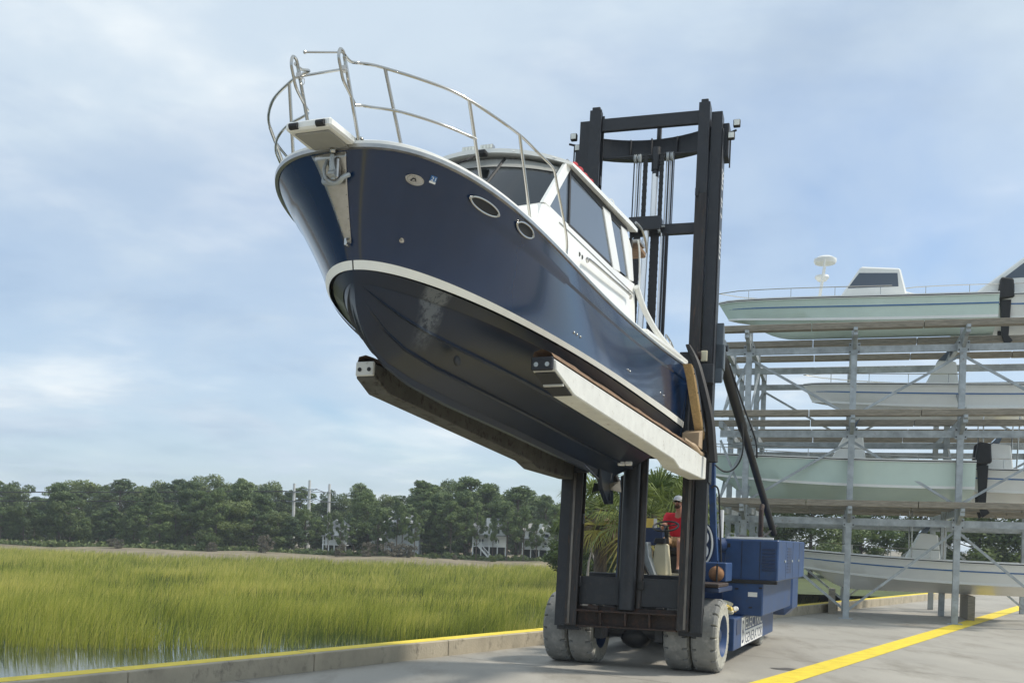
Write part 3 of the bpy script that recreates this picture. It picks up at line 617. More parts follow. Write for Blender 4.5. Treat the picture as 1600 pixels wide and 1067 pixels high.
tcn = t_.nodes.new('ShaderNodeTexCoord'); sp = t_.nodes.new('ShaderNodeSeparateXYZ'); t_.links.new(tcn.outputs['Object'], sp.inputs[0])
def mth(op, a, b=None, c=None):
    n = t_.nodes.new('ShaderNodeMath'); n.operation = op; n.use_clamp = False
    for i, x in enumerate((a, b, c)):
        if x is None: continue
        if hasattr(x, 'node'): t_.links.new(x, n.inputs[i])
        else: n.inputs[i].default_value = x
    return n.outputs[0]
dist = mth('ABSOLUTE', mth('ADD', sp.outputs[1], mth('MULTIPLY_ADD', sp.outputs[2], .55, 7.22)))
band = mth('SUBTRACT', 1.0, mth('MULTIPLY', dist, 7.0))
ns = t_.nodes.new('ShaderNodeTexNoise'); ns.inputs['Scale'].default_value = 14; ns.inputs['Detail'].default_value = 9; ns.inputs['Roughness'].default_value = .75; t_.links.new(tcn.outputs['Object'], ns.inputs[0])
msk = mth('MULTIPLY', mth('MAXIMUM', band, 0.0), mth('MAXIMUM', mth('MULTIPLY_ADD', ns.outputs[0], 4.5, -1.75), 0.0))
hi_ = mth('MULTIPLY', msk, mth('MAXIMUM', mth('MULTIPLY', mth('SUBTRACT', sp.outputs[2], .30), 9.0), 0.0)); hi_.node.use_clamp = True
mixn = t_.nodes.new('ShaderNodeMixRGB'); old = bs_.inputs['Base Color'].links[0].from_socket; t_.links.new(hi_, mixn.inputs[0]); t_.links.new(old, mixn.inputs[1]); mixn.inputs[2].default_value = (.11, .125, .14, 1); t_.links.new(mixn.outputs[0], bs_.inputs['Base Color'])
ch_in = RC.copy(); ch_in[:, 0] = np.maximum(RC[:, 0] - .05, 0)
brow = [SB, RC]; 
c0 = RC.copy(); c0[:, 0] *= .965; c0[:, 2] += .012
rows = [SB, RC, c0]
for v in (.1, .3, .5, .7, .85, .95): rows.append(bottom(v))
rows.append(RK * [0, 1, 1])
two(rows, antif, 'hull_bottom', boat)
for v in (.36, .68):      # lifting strakes
    n1_ = int(NT * .93) if v < .5 else int(NT * .86); g = G(); R0 = bottom(v)[:n1_]; R1 = bottom(v + .05)[:n1_]
    for sd_ in (1, -1):
        fade = np.clip((n1_ - np.arange(n1_)) / 10., 0, 1)[:, None]; A = loc(R0, sd_); B = loc(R1, sd_); C_ = A + np.array([sd_ * .012, 0, -.030]) * fade
        g.grid(np.array([A, C_, B]), flip=sd_ < 0)
    g.build('spray_rail', antif, boat, BOAT)
# keel fin
g = G(); n_k = NT - 12; R0 = RK[:n_k]; A = loc(R0); fd = np.clip((n_k - 1 - np.arange(n_k)) / 30., 0, 1); A1 = A.copy(); A1[:, 0] = .045 * fd; A2 = A.copy(); A2[:, 0] = -.045 * fd; B1 = A1.copy(); B1[:, 2] -= .05 * fd; B1[:, 0] = .03 * fd; B2 = A2.copy(); B2[:, 2] -= .05 * fd; B2[:, 0] = -.03 * fd
A1[:, 2] += .03 * fd; A2[:, 2] += .03 * fd; g.grid(np.array([A1, B1, B2, A2])); g.build('keel', antif, boat, BOAT, smooth=True)
# transom
tr = np.array([loc(r)[0] for r in [RS, RW_, RC, RK]]); pts = [tuple(p) for p in tr] + [(-p[0], p[1], p[2]) for p in tr[:-1][::-1]]
G().prism(pts, (0, .04, 0)).build('transom', M['navy'], boat, BOAT)
# rub rail and deck edge
def sweep(prof, R, m, name, parent, fade_bow=True):
    nx = np.gradient(R[:, 0]); ny = np.gradient(-R[:, 1]); nrm = np.stack([-ny, nx], 1) * 1.0; nrm /= np.linalg.norm(nrm, axis=1)[:, None] + 1e-12
    if nrm[5, 0] < 0: nrm = -nrm
    g = G(); n = len(R)
    for sd_ in (1, -1):
        rr = []
        for (o_, z_) in prof: rr.append(np.stack([(R[:, 0] + nrm[:, 0] * o_) * sd_, -R[:, 1] + nrm[:, 1] * o_, R[:, 2] + z_], 1))
        for r_ in rr:
            if True: r_[-1, 0] = 0; 
        g.grid(np.array(rr + [rr[0]]), flip=sd_ < 0)
        g.add([r_[0] for r_ in rr], [tuple(range(len(rr)))])
    return g.build(name, m, parent, BOAT, smooth=True, angle=35)
sweep([(0.002, -.012), (.030, -.006), (.034, .022), (0.0, .026)], RS, M['steel2'], 'rub_strake', boat)
sweep([(-.02, .018), (.022, .022), (.020, .050), (-.03, .078), (-.16, .085), (-.16, .02)], RS, M['white'], 'gunwale', boat)
# deck
RD = RS.copy(); RD[:, 0] = np.maximum(RD[:, 0] - .1, 0); g = G()
cols = []
for f_ in np.linspace(-1, 1, 9): c_ = loc(RD).copy(); c_[:, 0] = RD[:, 0] * f_; c_[:, 2] += .06 + .05 * (1 - f_ * f_) * np.clip((RD[:, 1] - 6) / 1.5, 0, 1); cols.append(c_)
g.grid(np.array(cols)); g.build('deck', M['white'], boat, BOAT, smooth=True)
def hb(s, k='S'): return float(curve(k, s)[0]), float(curve(k, s)[2])
def HP(t_s, v, off=0.0, side=1):      # hull topside point at distance s on the sheer scale
    i = np.interp(t_s, RS[:, 1], np.arange(NT)); R = topside(v); i0 = int(i); f_ = i - i0; i1 = min(i0 + 1, NT - 1); p = R[i0] * (1 - f_) + R[i1] * f_
    q = R[i1] - R[i0]; n = np.array([q[1], -q[0], 0]); n /= np.linalg.norm(n) + 1e-9; p = p + n * off; return np.array([p[0] * side, -p[1], p[2]])
def hullframe(px, py, k=1):
    """frame on the port topside where the sight line through a photo point meets the hull"""
    best = None
    for s_ in np.arange(1, 8.6, .02):
        for v in np.linspace(0, 1, 21):
            p = HP(s_, v); W_ = BOAT(p); X = W_[0] / W_[1]; r = ray(px, py); e = (X - r[0]) ** 2 + ((W_[2] - H) / W_[1] - r[2]) ** 2
            if best is None or e < best[0]: best = (e, s_, v)
    _, s_, v = best; a = HP(s_ + .05, v); b_ = HP(s_ - .05, v); c1 = HP(s_, min(1, v + .05)); c0_ = HP(s_, max(0, v - .05))
    x = BOAT(b_) - BOAT(a); x /= np.linalg.norm(x); u = BOAT(c1) - BOAT(c0_); n = np.cross(x, u); n /= np.linalg.norm(n)
    if n @ (BOAT([2, 0, 0]) - BOAT([0, 0, 0])) < 0: n = -n
    y = np.cross(n, x); return Fr(BOAT(HP(s_, v)), x, y, n)        # x aft, y up, z outward
# portholes
for (px, py, rx, ry, lb) in ((758, 319, .185, .046, None), (821, 357, .15, .048, None)):
    f = hullframe(px, py); q = [(rx * math.cos(a), ry * math.sin(a), .012) for a in np.linspace(0, 2 * math.pi, 40)[:-1]]
    pr = G().tube(q, .0095, 8, closed=True).build('porthole', M['steel'], boat, f, smooth=True)
    G().prism([(x * .98, y * .98, .004) for x, y, z in q], (0, 0, .005)).build('porthole_glass', M['dark'], pr, f)
    for sx in (-1, 1): G().ball((sx * (rx + .004), 0, .012), .017, (1, 1, .6), 10, 6).build('rim_boss', M['steel'], pr, f, smooth=True)
# round maker badge, sticker, thru-hulls
f = hullframe(651, 277); q = [(.078 * math.cos(a), .040 * math.sin(a), .004) for a in np.linspace(0, 2 * math.pi, 30)[:-1]]
bd = G().prism(q, (0, 0, .012)).build('round_badge', M['steel2'], boat, f, bevel=.003)
G().tube([(x * .96, y * .96, .016) for x, y, z in q], .005, 6, closed=True).build('badge_rim', M['steel'], bd, f)
G().tube([(-.022 + .034 * math.cos(a), .002 + .022 * math.sin(a), .018) for a in np.linspace(0, 6.28, 20)[:-1]], .0055, 6, closed=True).build('badge_ring', M['steel'], bd, f)
G().tube([(-.03, -.012, .018), (-.015, .008, .018), (.006, .006, .018), (.012, -.012, .018)], .006, 6).build('badge_emblem', M['dark'], bd, f)
f = hullframe(674, 282); s_ = G().box(-.028, .028, -.026, .030, .003, .006).build('registration_sticker', M['decal'], boat, f)
G().box(-.028, .028, -.030, -.014, .0065, .008).build('sticker_band', M['paper'], s_, f)
text('21', .04, Fr(f([-.020, -.010, .007]), f.R[:, 0], f.R[:, 1], f.R[:, 2]), M['paper'], s_, 'sticker_number', .001, .04, .032)
f = hullframe(627, 372); tb_ = G().lathe([(0.0, .020), (.012, .020), (.012, .010), (.05, .012), (.05, .0)], (0, 0, 0), 'z', 14).build('drain_fitting', M['steel'], boat, f, smooth=True)
for (px, py) in ((897, 519), (902, 522), (907, 526), (981, 577), (1032, 613), (1037, 617), (920, 440), (1003, 517), (984, 580)):
    f = hullframe(px, py); G().ball((0, 0, .0), .016, (1, 1, .8), 10, 6).build('hull_fitting', M['steel'], boat, f, smooth=True)
# stem plate: stainless, wrapped over the bow
g = G()
rowsP = []
for v in np.linspace(.97, .16, 16):
    R = topside(v); wmx = .125 - .105 * ((.97 - v) / .81) ** .8; rr = []
    for sd_ in (-1, 1):
        seg = []
        for wq in np.linspace(wmx * 1.75, 0, 7) if sd_ < 0 else np.linspace(0, wmx * .85, 7)[1:]:
            b_ = R[:, 0]; j = len(b_) - 1
            while j > 0 and b_[j - 1] < wq: j -= 1
            j = max(1, j); f_ = (b_[j - 1] - wq) / (b_[j - 1] - b_[j] + 1e-9); p = R[j - 1] * (1 - f_) + R[j] * f_
            seg.append((wq * sd_, -(p[1] + .010), p[2]))
        rr += seg
    rowsP.append(rr)
g.grid(np.array(rowsP)); plate = g.build('stem_plate', M['steel2'], boat, BOAT, smooth=True, angle=25)
md = plate.modifiers.new('t', 'SOLIDIFY'); md.thickness = .006
for rr in rowsP[3::2]:
    for e in (0, -1):
        p = rr[e]; G().ball((p[0] * .86, p[1] - .006, p[2]), .0055, (1, 1, 1), 6, 4).build('rivet', M['steel'], plate, BOAT)
p = rowsP[-1][6]; G().tube([(p[0], p[1] - .01, p[2] + .03), (p[0], p[1] - .06, p[2] + .01), (p[0], p[1] - .06, p[2] - .03), (p[0], p[1] - .01, p[2] - .03)], .012, 8).build('bow_eye', M['steel'], boat, BOAT, smooth=True)
# anchor
an = empty('anchor', BOAT, 'galvanised plough anchor stowed against the steel plate on the bow', 'anchor')
sy = lambda h: -float(np.interp(h, topside(0)[-1:, 2].tolist() + [RS[-1, 2]], [RW_[-1, 1], RS[-1, 1]])) 
G().tube([(0, sy(1.60) - .05, 1.60), (0, sy(1.52) - .085, 1.52), (0.0, sy(1.42) - .09, 1.42)], [.016, .022, .026], 8).build('shank', M['galv'], an, BOAT, smooth=True)
fl = smoothpath([(-.115, sy(1.46) - .03, 1.465), (-.10, sy(1.41) - .08, 1.41), (-.04, sy(1.38) - .10, 1.392), (.03, sy(1.38) - .10, 1.395), (.085, sy(1.42) - .09, 1.43), (.12, sy(1.47) - .03, 1.462)], 5)
G().tube(fl, [.008] + [.02] * (len(fl) - 2) + [.008], 8).build('fluke', M['galv'], an, BOAT, smooth=True)
G().tube(smoothpath([(-.075, sy(1.5) - .05, 1.58), (-.085, sy(1.5) - .07, 1.50), (-.06, sy(1.44) - .10, 1.42), (-.01, sy(1.4) - .1, 1.39)], 4), .014, 8).build('fluke', M['galv'], an, BOAT, smooth=True)
G().box(-.045, .045, sy(1.5) - .075, sy(1.5) - .02, 1.42, 1.585).build('roller_cheek', M['steel2'], boat, BOAT, bevel=.01)
G().lathe([(-.03, .0), (-.03, .03), (.03, .03), (.03, 0)], (0, sy(1.45) - .10, 1.455), 'x', 16).build('crown', M['galv'], an, BOAT, smooth=True)
G().ball((0, sy(1.63) - .03, 1.635), .028, (1, 1, 1), 10, 6).build('swivel', M['steel'], an, BOAT, smooth=True)
# bow platform seen from below
def slab(b0, b1, s0, s1, z0, z1, name, m, t0=1., par=None, bev=.015):
    return G().hexa([(b0 * t0, -s1, z0), (b1 * t0, -s1, z0), (b1, -s0, z0), (b0, -s0, z0)], [(b0 * t0, -s1, z1), (b1 * t0, -s1, z1), (b1, -s0, z1), (b0, -s0, z1)]).build(name, m, par or boat, BOAT, bevel=bev)
pl = slab(-.235, .20, 8.35, 8.99, 1.665, 1.735, 'bow_platform', M['white'], .92)
for bx in (-.135, .10): G().lathe([(-.035, 0), (-.035, .026), (.035, .026), (.035, 0)], (bx, -8.995, 1.69), 'x', 14).build('platform_roller', M['rubber'], pl, BOAT, smooth=True)
for bx in (-.12, .09): G().box(bx - .022, bx + .022, -8.86, -8.81, 1.655, 1.664).build('recess', M['dark'], pl, BOAT)
G().box(-.17, .135, -8.93, -8.45, 1.651, 1.6635).build('shade_panel', M['liner'], pl, BOAT, bevel=.01)  # added grey panel, underside shade put into its colour
# rails
RRAD = .0125
def RT(pts, name='rail', r=RRAD, par=None, n=9, sm=5): return G().tube(smoothpath(pts, sm), r, n).build(name, M['steel'], par or boat, BOAT, smooth=True)
for sd_ in (1, -1):
    q = lambda b, s, h: (b * sd_, -s, h)
    top = [q(.222, 8.90, 2.241), q(.221, 8.81, 2.239), q(.228, 8.69, 2.285), q(.33, 8.68, 2.262), q(.434, 8.65, 2.235), q(.651, 8.54, 2.183), q(.835, 8.34, 2.162), q(.942, 8.16, 2.144), q(1.042, 7.91, 2.123), q(1.137, 7.51, 2.118), q(1.187, 7.15, 2.099), q(1.214, 6.87, 2.093), q(1.213, 6.76, 2.06), q(1.20, 6.64, 1.98), q(1.10, 6.02, 1.74), q(1.08, 5.93, 1.56)]
    RT(top, 'top_rail')
    RT([q(.218, 8.71, 1.94), q(.25, 8.64, 1.965), q(.32, 8.61, 1.957), q(.495, 8.55, 1.935), q(.667, 8.43, 1.91), q(.81, 8.25, 1.90), q(.90, 8.07, 1.90), q(.94, 7.98, 1.903)], 'mid_rail', .0115)
    RT([q(.212, 8.70, 1.955), q(.212, 8.80, 2.01), q(.21, 8.885, 2.06), q(.21, 8.93, 2.13), q(.209, 8.965, 2.2), q(.209, 8.955, 2.262), q(.209, 8.92, 2.275), q(.209, 8.885, 2.25), q(.2095, 8.86, 2.17)], 'gate_loop')
    RT([q(.209, 8.885, 2.245), q(.213, 8.60, 1.68)], 'stanchion', .015, sm=1)
    for a, b_ in (((.434, 8.65, 2.235), (.50, 8.43, 1.68)), ((.942, 8.16, 2.144), (.90, 7.73, 1.62)), ((1.137, 7.51, 2.118), (1.035, 6.86, 1.56))): RT([q(*a), q(*b_)], 'stanchion', .0145, sm=1)
    for bb, ss in ((.213, 8.6), (.50, 8.43), (.90, 7.73), (1.035, 6.86), (1.084, 5.93)):
        G().lathe([(0, 0), (0, .034), (.012, .030), (.02, .018), (.02, 0)], (bb * sd_, -ss, hb(min(ss, 8.6))[1] + .07), 'z', 14).build('rail_base', M['steel'], boat, BOAT, smooth=True)
bar = RT([(-.212, -8.86, 2.155), (.212, -8.86, 2.158)], 'gate_bar', .0105, sm=1)
for x in (-.20, .20): G().box(x - .02, x + .02, -8.885, -8.835, 2.135, 2.18).build('clamp', M['steel2'], bar, BOAT, bevel=.006)
G().tube([(-.165 + .016 * math.cos(a), -8.865, 2.105 + .03 * math.sin(a)) for a in np.linspace(0, 6.28, 14)[:-1]], .003, 5, closed=True).build('ring_pin', M['steel'], bar, BOAT)
ub = RT([(.20, -8.885, 2.275), (-.115, -8.95, 2.29)], 'loose_gate_bar', .008, sm=1); 
for f_ in (.12, .97): G().ball((.20 - .315 * f_, -8.885 - .065 * f_, 2.275 + .015 * f_), .014, (1, 1, 1), 8, 6).build('collar', M['steel2'], ub, BOAT)
for sd_ in (1, -1):
    cl = G(); cl.tube([(.33 * sd_, -8.22, 1.70), (.33 * sd_, -8.22, 1.78)], .014, 8); cl.tube([(.33 * sd_, -8.08, 1.70), (.33 * sd_, -8.08, 1.78)], .014, 8); cl.tube([(.33 * sd_, -8.32, 1.79), (.33 * sd_, -7.98, 1.79)], .016, 8)
    cl.build('deck_cleat', M['steel'], boat, BOAT, smooth=True)
# ---- deckhouse
BH, BT_ = .945, .895            # half width at base and at roof
def bs(h): return BH + (BT_ - BH) * (h - 1.45) / 1.3
def side_panel(pts, name, m, sd_, th=.045, off=0.0, par=None, bev=0.0):      # pts (s, h) on the cabin side
    P = [((bs(h) + off) * sd_, -s, h) for s, h in pts]; return G().prism(P, (-th * sd_, 0, 0)).build(name, m, par or boat, BOAT, bevel=bev)
aB, aT = (6.12, 2.05), (5.43, 2.69)         # A pillar line
wins = [[(6.02, 2.045), (5.44, 2.64), (5.395, 2.655), (5.43, 2.085)],
        [(5.36, 2.08), (5.335, 2.665), (4.08, 2.735), (3.62, 2.166)],
        [(3.30, 2.24), (3.78, 2.735), (3.26, 2.80), (2.86, 2.28)]]
for sd_ in (1, -1):
    lab = boat
    # sill band with moulded cap; front bulk carries on to the windscreen corner
    side_panel([(6.62, 1.50), (6.30, 1.98), (6.12, 2.045), (5.6, 2.07), (4.6, 2.11), (3.7, 2.155), (2.9, 2.24), (2.55, 2.28), (2.50, 1.50)], 'cabin_side', M['white'], sd_)
    side_panel([(6.24, 2.02), (5.50, 2.72), (5.36, 2.70), (6.06, 2.03)], 'front_pillar', M['white'], sd_, .05, .004, bev=.006)
    side_panel([(3.62, 2.15), (4.10, 2.76), (3.78, 2.80), (3.28, 2.22)], 'side_pillar', M['white'], sd_, .05, .004, bev=.006)
    side_panel([(2.86, 2.24), (3.26, 2.82), (2.98, 2.86), (2.70, 2.70), (2.60, 2.30), (2.50, 1.8), (2.50, 2.1)][:5], 'rear_pillar', M['white'], sd_, .05, .004, bev=.006)
    side_panel([(5.47, 2.66), (5.43, 2.76), (4.0, 2.82), (2.9, 2.90), (2.95, 2.80), (4.0, 2.735)], 'header', M['dark'], sd_, .04, -.004)
    for w_ in wins:
        side_panel(w_, 'side_window', M['tint'], sd_, .01, -.012)
    side_panel([(5.435, 2.07), (5.40, 2.66), (5.35, 2.66), (5.385, 2.07)], 'window_frame', M['rubber'], sd_, .02, .004)
    side_panel([(5.40, 2.068), (5.40, 2.10), (3.72, 2.19), (3.66, 2.165)], 'window_gasket', M['rubber'], sd_, .02, .001)
    hr = smoothpath([(1.0 * sd_, -4.95, 1.82), (1.0 * sd_, -4.9, 1.865), (.995 * sd_, -4.0, 1.93), (.985 * sd_, -3.05, 2.0), (.985 * sd_, -3.0, 1.96)], 4)
    G().tube(hr, .017, 8).build('grab_rail', M['steel2'], boat, BOAT, smooth=True)
    side_panel([(5.75, 1.985), (5.75, 1.992), (2.6, 2.135), (2.6, 2.128)], 'moulding_line', M['steel2'], sd_, .01, .008)
    for ss, hh in ((5.05, 1.86), (2.88, 2.05)):
        for k_ in range(2): side_panel([(ss - .10 * k_, hh), (ss - .10 * k_, hh + .045), (ss - .10 * k_ - .035, hh + .05), (ss - .10 * k_ - .05, hh + .03), (ss - .1 * k_ - .02, hh)], 'side_mark', M['dark'], sd_, .004, .006)
    # aft coaming and its curved white tube
    G().tube(smoothpath([(.96 * sd_, -2.62, 2.22), (.99 * sd_, -2.3, 2.02), (1.04 * sd_, -1.9, 1.86), (1.08 * sd_, -1.45, 1.78), (1.11 * sd_, -.9, 1.75), (1.13 * sd_, -.1, 1.77)], 5), .04, 10).build('coaming_rail', M['white'], boat, BOAT, smooth=True)
    G().tube(smoothpath([(1.0 * sd_, -.95, 1.72), (1.0 * sd_, -.95, 1.95), (1.0 * sd_, -.9, 1.99), (1.0 * sd_, -.45, 1.93), (1.0 * sd_, -.4, 1.74)], 3), .014, 8).build('stern_rail', M['steel'], boat, BOAT, smooth=True)
    G().tube([(1.0 * sd_, -.66, 1.72), (1.0 * sd_, -.66, 1.96)], .012, 8).build('stern_post', M['white'], boat, BOAT)
    G().hexa([(1.17 * sd_, -.55, 1.72), (1.0 * sd_, -.55, 1.72), (1.0 * sd_, -2.6, 1.6), (1.16 * sd_, -2.6, 1.58)], [(1.15 * sd_, -.5, 1.80), (1.0 * sd_, -.5, 1.80), (1.0 * sd_, -2.6, 1.68), (1.14 * sd_, -2.6, 1.66)]).build('side_coaming', M['white'], boat, BOAT, bevel=.02)
G().box(-1.0, 1.0, -.62, -.05, 1.55, 1.80).build('stern_seat', M['white'], boat, BOAT, bevel=.04)
G().box(-.95, .95, .05, .75, .62, .70).build('swim_platform', M['white'], boat, BOAT, bevel=.02)
G().box(.55, .85, -.30, -.12, 1.80, 1.90).build('stern_box', M['dark'], boat, BOAT, bevel=.02)
# foredeck trunk in front of the windscreen
tk = []
for s in np.linspace(5.9, 7.7, 9):
    u = (s - 5.9) / 1.8; wd = .92 * (1 - .55 * u ** 2); hh = 1.50 + .50 * (1 - u ** 1.8); tk.append([(wd * math.sin(a) if abs(a) < 1.5 else wd * math.copysign(1, a), -s, 1.48 + (hh - 1.48) * math.cos(a) ** .5 if abs(a) < 1.5 else 1.48) for a in np.linspace(-1.5, 1.5, 15)])
pass
# windscreen: curved band from trunk up to the roof brow
def arc(b, s0, bow, bw): return s0 + bow * (1 - (b / bw) ** 2)
nb = 25; lo = []; hi = []
for b in np.linspace(-.90, .90, nb):
    lo.append((b, -arc(b, 6.12, .80, .9), 2.045 - .38 * (1 - (b / .9) ** 2))); hi.append((b * .985, -arc(b, 5.45, .34, .9), 2.665 + .05 * (1 - abs(b / .9) ** 2.5)))
lo = np.array(lo); hi = np.array(hi)
tk = []
for q_ in (0, .12, .3, .55, .8, 1.0):
    tk.append([(b * (1 + .10 * q_), y - (.02 + .75 * q_ * (1 - .55 * (b / .9) ** 2)), z + .012 - (.50) * q_ ** 1.7) for b, y, z in lo])
G().grid(np.array(tk)).build('cabin_trunk', M['white'], boat, BOAT, smooth=True)
for (i0, i1) in ((0, 9), (9, 16), (16, 25)):
    seg = slice(i0, min(i1 + 1, 25)); mid = [(lo[seg] * (1 - t) + hi[seg] * t) for t in np.linspace(0, 1, 6)]
    w_ = G().grid(np.array(mid)).build('windscreen_pane', M['wind'], boat, BOAT, smooth=True)
for i_ in (9, 16): G().tube([lo[i_], (lo[i_] + hi[i_]) / 2, hi[i_]], .018, 6).build('windscreen_mullion', M['dark'], boat, BOAT)
G().tube(lo, .022, 8).build('windscreen_gasket', M['rubber'], boat, BOAT)
bnd = [(lo[:, :] * (1 - t) + hi[:, :] * t) * [1.004, 1.001, 1] for t in (.86, 1.0)]
G().grid(np.array(bnd)).build('windscreen_band', M['liner'], boat, BOAT, smooth=True)
# roof
def roofrow(s, bw, z0, crown, up): return [(bw * f_, -s, z0 + crown * (1 - abs(f_) ** 2.6) + up) for f_ in np.linspace(-1, 1, 17)]
top_, bot_ = [], []
st = [(-1, 0)]
ns_ = 10
tg, bgm = [], []; CRN = .06
for i in range(ns_ + 1):
    u = i / ns_; r1, r2 = [], []
    for f_ in np.linspace(-1, 1, 21):
        bw = .955; b = bw * f_; sf = arc(b, 5.48, .40, bw); s = sf + (2.66 - sf) * u; z = 2.69 + .24 * u + CRN * (1 - abs(f_) ** 2.6)
        th = .06 + .03 * u
        r1.append((b, -s, z + th * (1 - .35 * (abs(f_) ** 8)) * (1 if 0 < i < ns_ else .75))); r2.append((b, -s, z))
    tg.append(r1); bgm.append(r2)
tg = np.array(tg); bgm = np.array(bgm)
g = G(); g.grid(tg); g.grid(bgm, True); g.grid(np.array([tg[0], bgm[0]])); g.grid(np.array([tg[-1], bgm[-1]])); g.grid(np.array([tg[:, 0], bgm[:, 0]])); g.grid(np.array([tg[:, -1], bgm[:, -1]]))
roof = g.build('roof', M['white'], boat, BOAT, smooth=True, angle=50)
g = G(); hl = bgm.copy(); hl[:, :, 2] -= .006; hl[:, :, 0] *= .93; g.grid(hl[1:-1]); g.build('headliner', M['liner'], roof, BOAT, smooth=True)
# light bars on the roof
def onroof(b, s): f_ = b / .985; sf = arc(b, 5.5, .42, .985); u = (s - sf) / (2.66 - sf); return 2.72 + .22 * u + CRN * (1 - abs(f_) ** 2.6) + .065
for b in (-.19, .02):
    z = onroof(b, 5.55) + .03; lb_ = G().box(b - .075, b + .075, -5.62, -5.55, z, z + .06).build('light_bar', M['steel2'], boat, BOAT, bevel=.006)
    for k_ in range(4): G().box(b - .068 + .036 * k_, b - .040 + .036 * k_, -5.628, -5.6205, z + .012, z + .05).build('lens', M['lens'], lb_, BOAT)
    G().box(b - .02, b + .02, -5.6, -5.56, z - .05, z).build('bracket', M['steel2'], lb_, BOAT)
z = onroof(.5, 4.9); G().ball((.45, -4.9, z + .02), .07, (2.4, 1, .5), 14, 8).build('roof_hatch', M['dark'], boat, BOAT, smooth=True)
G().tube([(.78, -5.2, onroof(.78, 5.2)), (.78, -5.15, onroof(.78, 5.2) + .05), (.80, -4.2, onroof(.8, 4.2) + .05), (.80, -4.15, onroof(.8, 4.2))], .014, 7).build('roof_rail', M['steel'], boat, BOAT, smooth=True)
for s in (3.6,): G().tube([(.84 + .05 * math.cos(a), -s, onroof(.84, s) - .01 + .09 * math.sin(a)) for a in np.linspace(0, 3.14, 9)], .008, 6).build('roof_handle', M['white'], boat, BOAT)
# wiper
G().tube([(.10, -5.98, 2.70), (.02, -6.12, 2.58), (-.28, -6.30, 2.43)], .012, 6).build('wiper_arm', M['rubber'], boat, BOAT)
G().tube([(.06, -6.22, 2.44), (-.30, -6.33, 2.42), (-.50, -6.30, 2.36)], .014, 6).build('wiper_blade', M['rubber'], boat, BOAT)
G().box(.07, .17, -5.99, -5.90, 2.69, 2.74).build('wiper_motor', M['dark'], boat, BOAT, bevel=.01)
for b in (.40, .78): G().ball((b, -(arc(b, 5.5, .42, .985) - .06), 2.72 + CRN * (1 - (b / .985) ** 2.6) - .012), .022, (1.4, 1, .5), 10, 6).build('eyeball_light', M['paper'], boat, BOAT, smooth=True)
# cabin inside
G().box(-.88, .88, -6.0, -5.55, 1.55, 2.0).build('dashboard', M['dark'], boat, BOAT, bevel=.03)
G().box(-.88, .88, -5.5, -2.6, 1.5, 1.55).build('cabin_floor', M['dark'], boat, BOAT)
G().box(-.88, .88, -2.66, -2.60, 1.55, 2.86).build('rear_bulkhead', M['dark'], boat, BOAT)
for b in (-.5, .45):
    st0 = G().box(b - .22, b + .22, -4.7, -4.35, 1.95, 2.02).build('helm_seat', M['liner'], boat, BOAT, bevel=.02); G().box(b - .22, b + .22, -4.34, -4.26, 2.0, 2.45).build('seat_back', M['liner'], st0, BOAT, bevel=.03)
# overhang bracket behind the roof
G().box(.55, .93, -2.46, -2.05, 2.78, 2.86).build('awning_box', M['pad'], boat, BOAT, bevel=.015)
G().box(.60, .95, -2.44, -2.20, 2.862, 2.92).build('awning_rail', M['steel2'], boat, BOAT, bevel=.01)
G().tube(smoothpath([(.95, -2.75, 3.03), (.95, -2.45, 3.05), (.95, -2.2, 2.98), (.94, -2.05, 2.86)], 4), .016, 8).build('awning_bracket', M['steel2'], boat, BOAT, smooth=True)
G().tube(smoothpath([(.955, -2.62, 2.84), (.965, -2.55, 2.7), (.965, -2.5, 2.4), (.97, -2.52, 2.22)], 4), .013, 8).build('door_grab_rail', M['white'], boat, BOAT, smooth=True)
# drive leg under the stern
G().prism([(0, -.9, .05), (0, -.15, .05), (0, -.10, -.12), (0, -.05, -.42), (0, -.35, -.45), (0, -.7, -.25)], (.07, 0, 0)).build('skeg', antif, boat, BOAT, bevel=.01)
G().tube([(0.02, -1.6, .02), (0.02, -.3, -.18)], .022, 8).build('propeller_shaft', M['steel'], boat, BOAT)
pg = G()
for k_ in range(4):
    a = k_ * 1.571; ca, sa = math.cos(a), math.sin(a); pg.hexa([(.02 + .03 * ca - .05 * sa, -.32, -.18 + .03 * sa + .05 * ca), (.02 + .22 * ca - .09 * sa, -.36, -.18 + .22 * sa + .09 * ca), (.02 + .22 * ca + .07 * sa, -.25, -.18 + .22 * sa - .07 * ca), (.02 + .03 * ca + .04 * sa, -.28, -.18 + .03 * sa - .04 * ca)],
        [(.02 + .03 * ca - .05 * sa, -.31, -.18 + .03 * sa + .05 * ca), (.02 + .22 * ca - .09 * sa, -.35, -.18 + .22 * sa + .09 * ca), (.02 + .22 * ca + .07 * sa, -.24, -.18 + .22 * sa - .07 * ca), (.02 + .03 * ca + .04 * sa, -.27, -.18 + .03 * sa - .04 * ca)])
pg.build('propeller', M['steel2'], boat, BOAT)
G().ball((.42, -7.0, .30), .05, (.5, 1.3, 1), 12, 8).build('bow_thruster', M['dark'], boat, BOAT)
for bx, ss in ((-.35, 1.0), (.3, .7), (.42, .72)): G().box(bx, bx + .1, -ss - .07, -ss, .10, .16).build('sea_cock', M['paper'], boat, BOAT, bevel=.01)
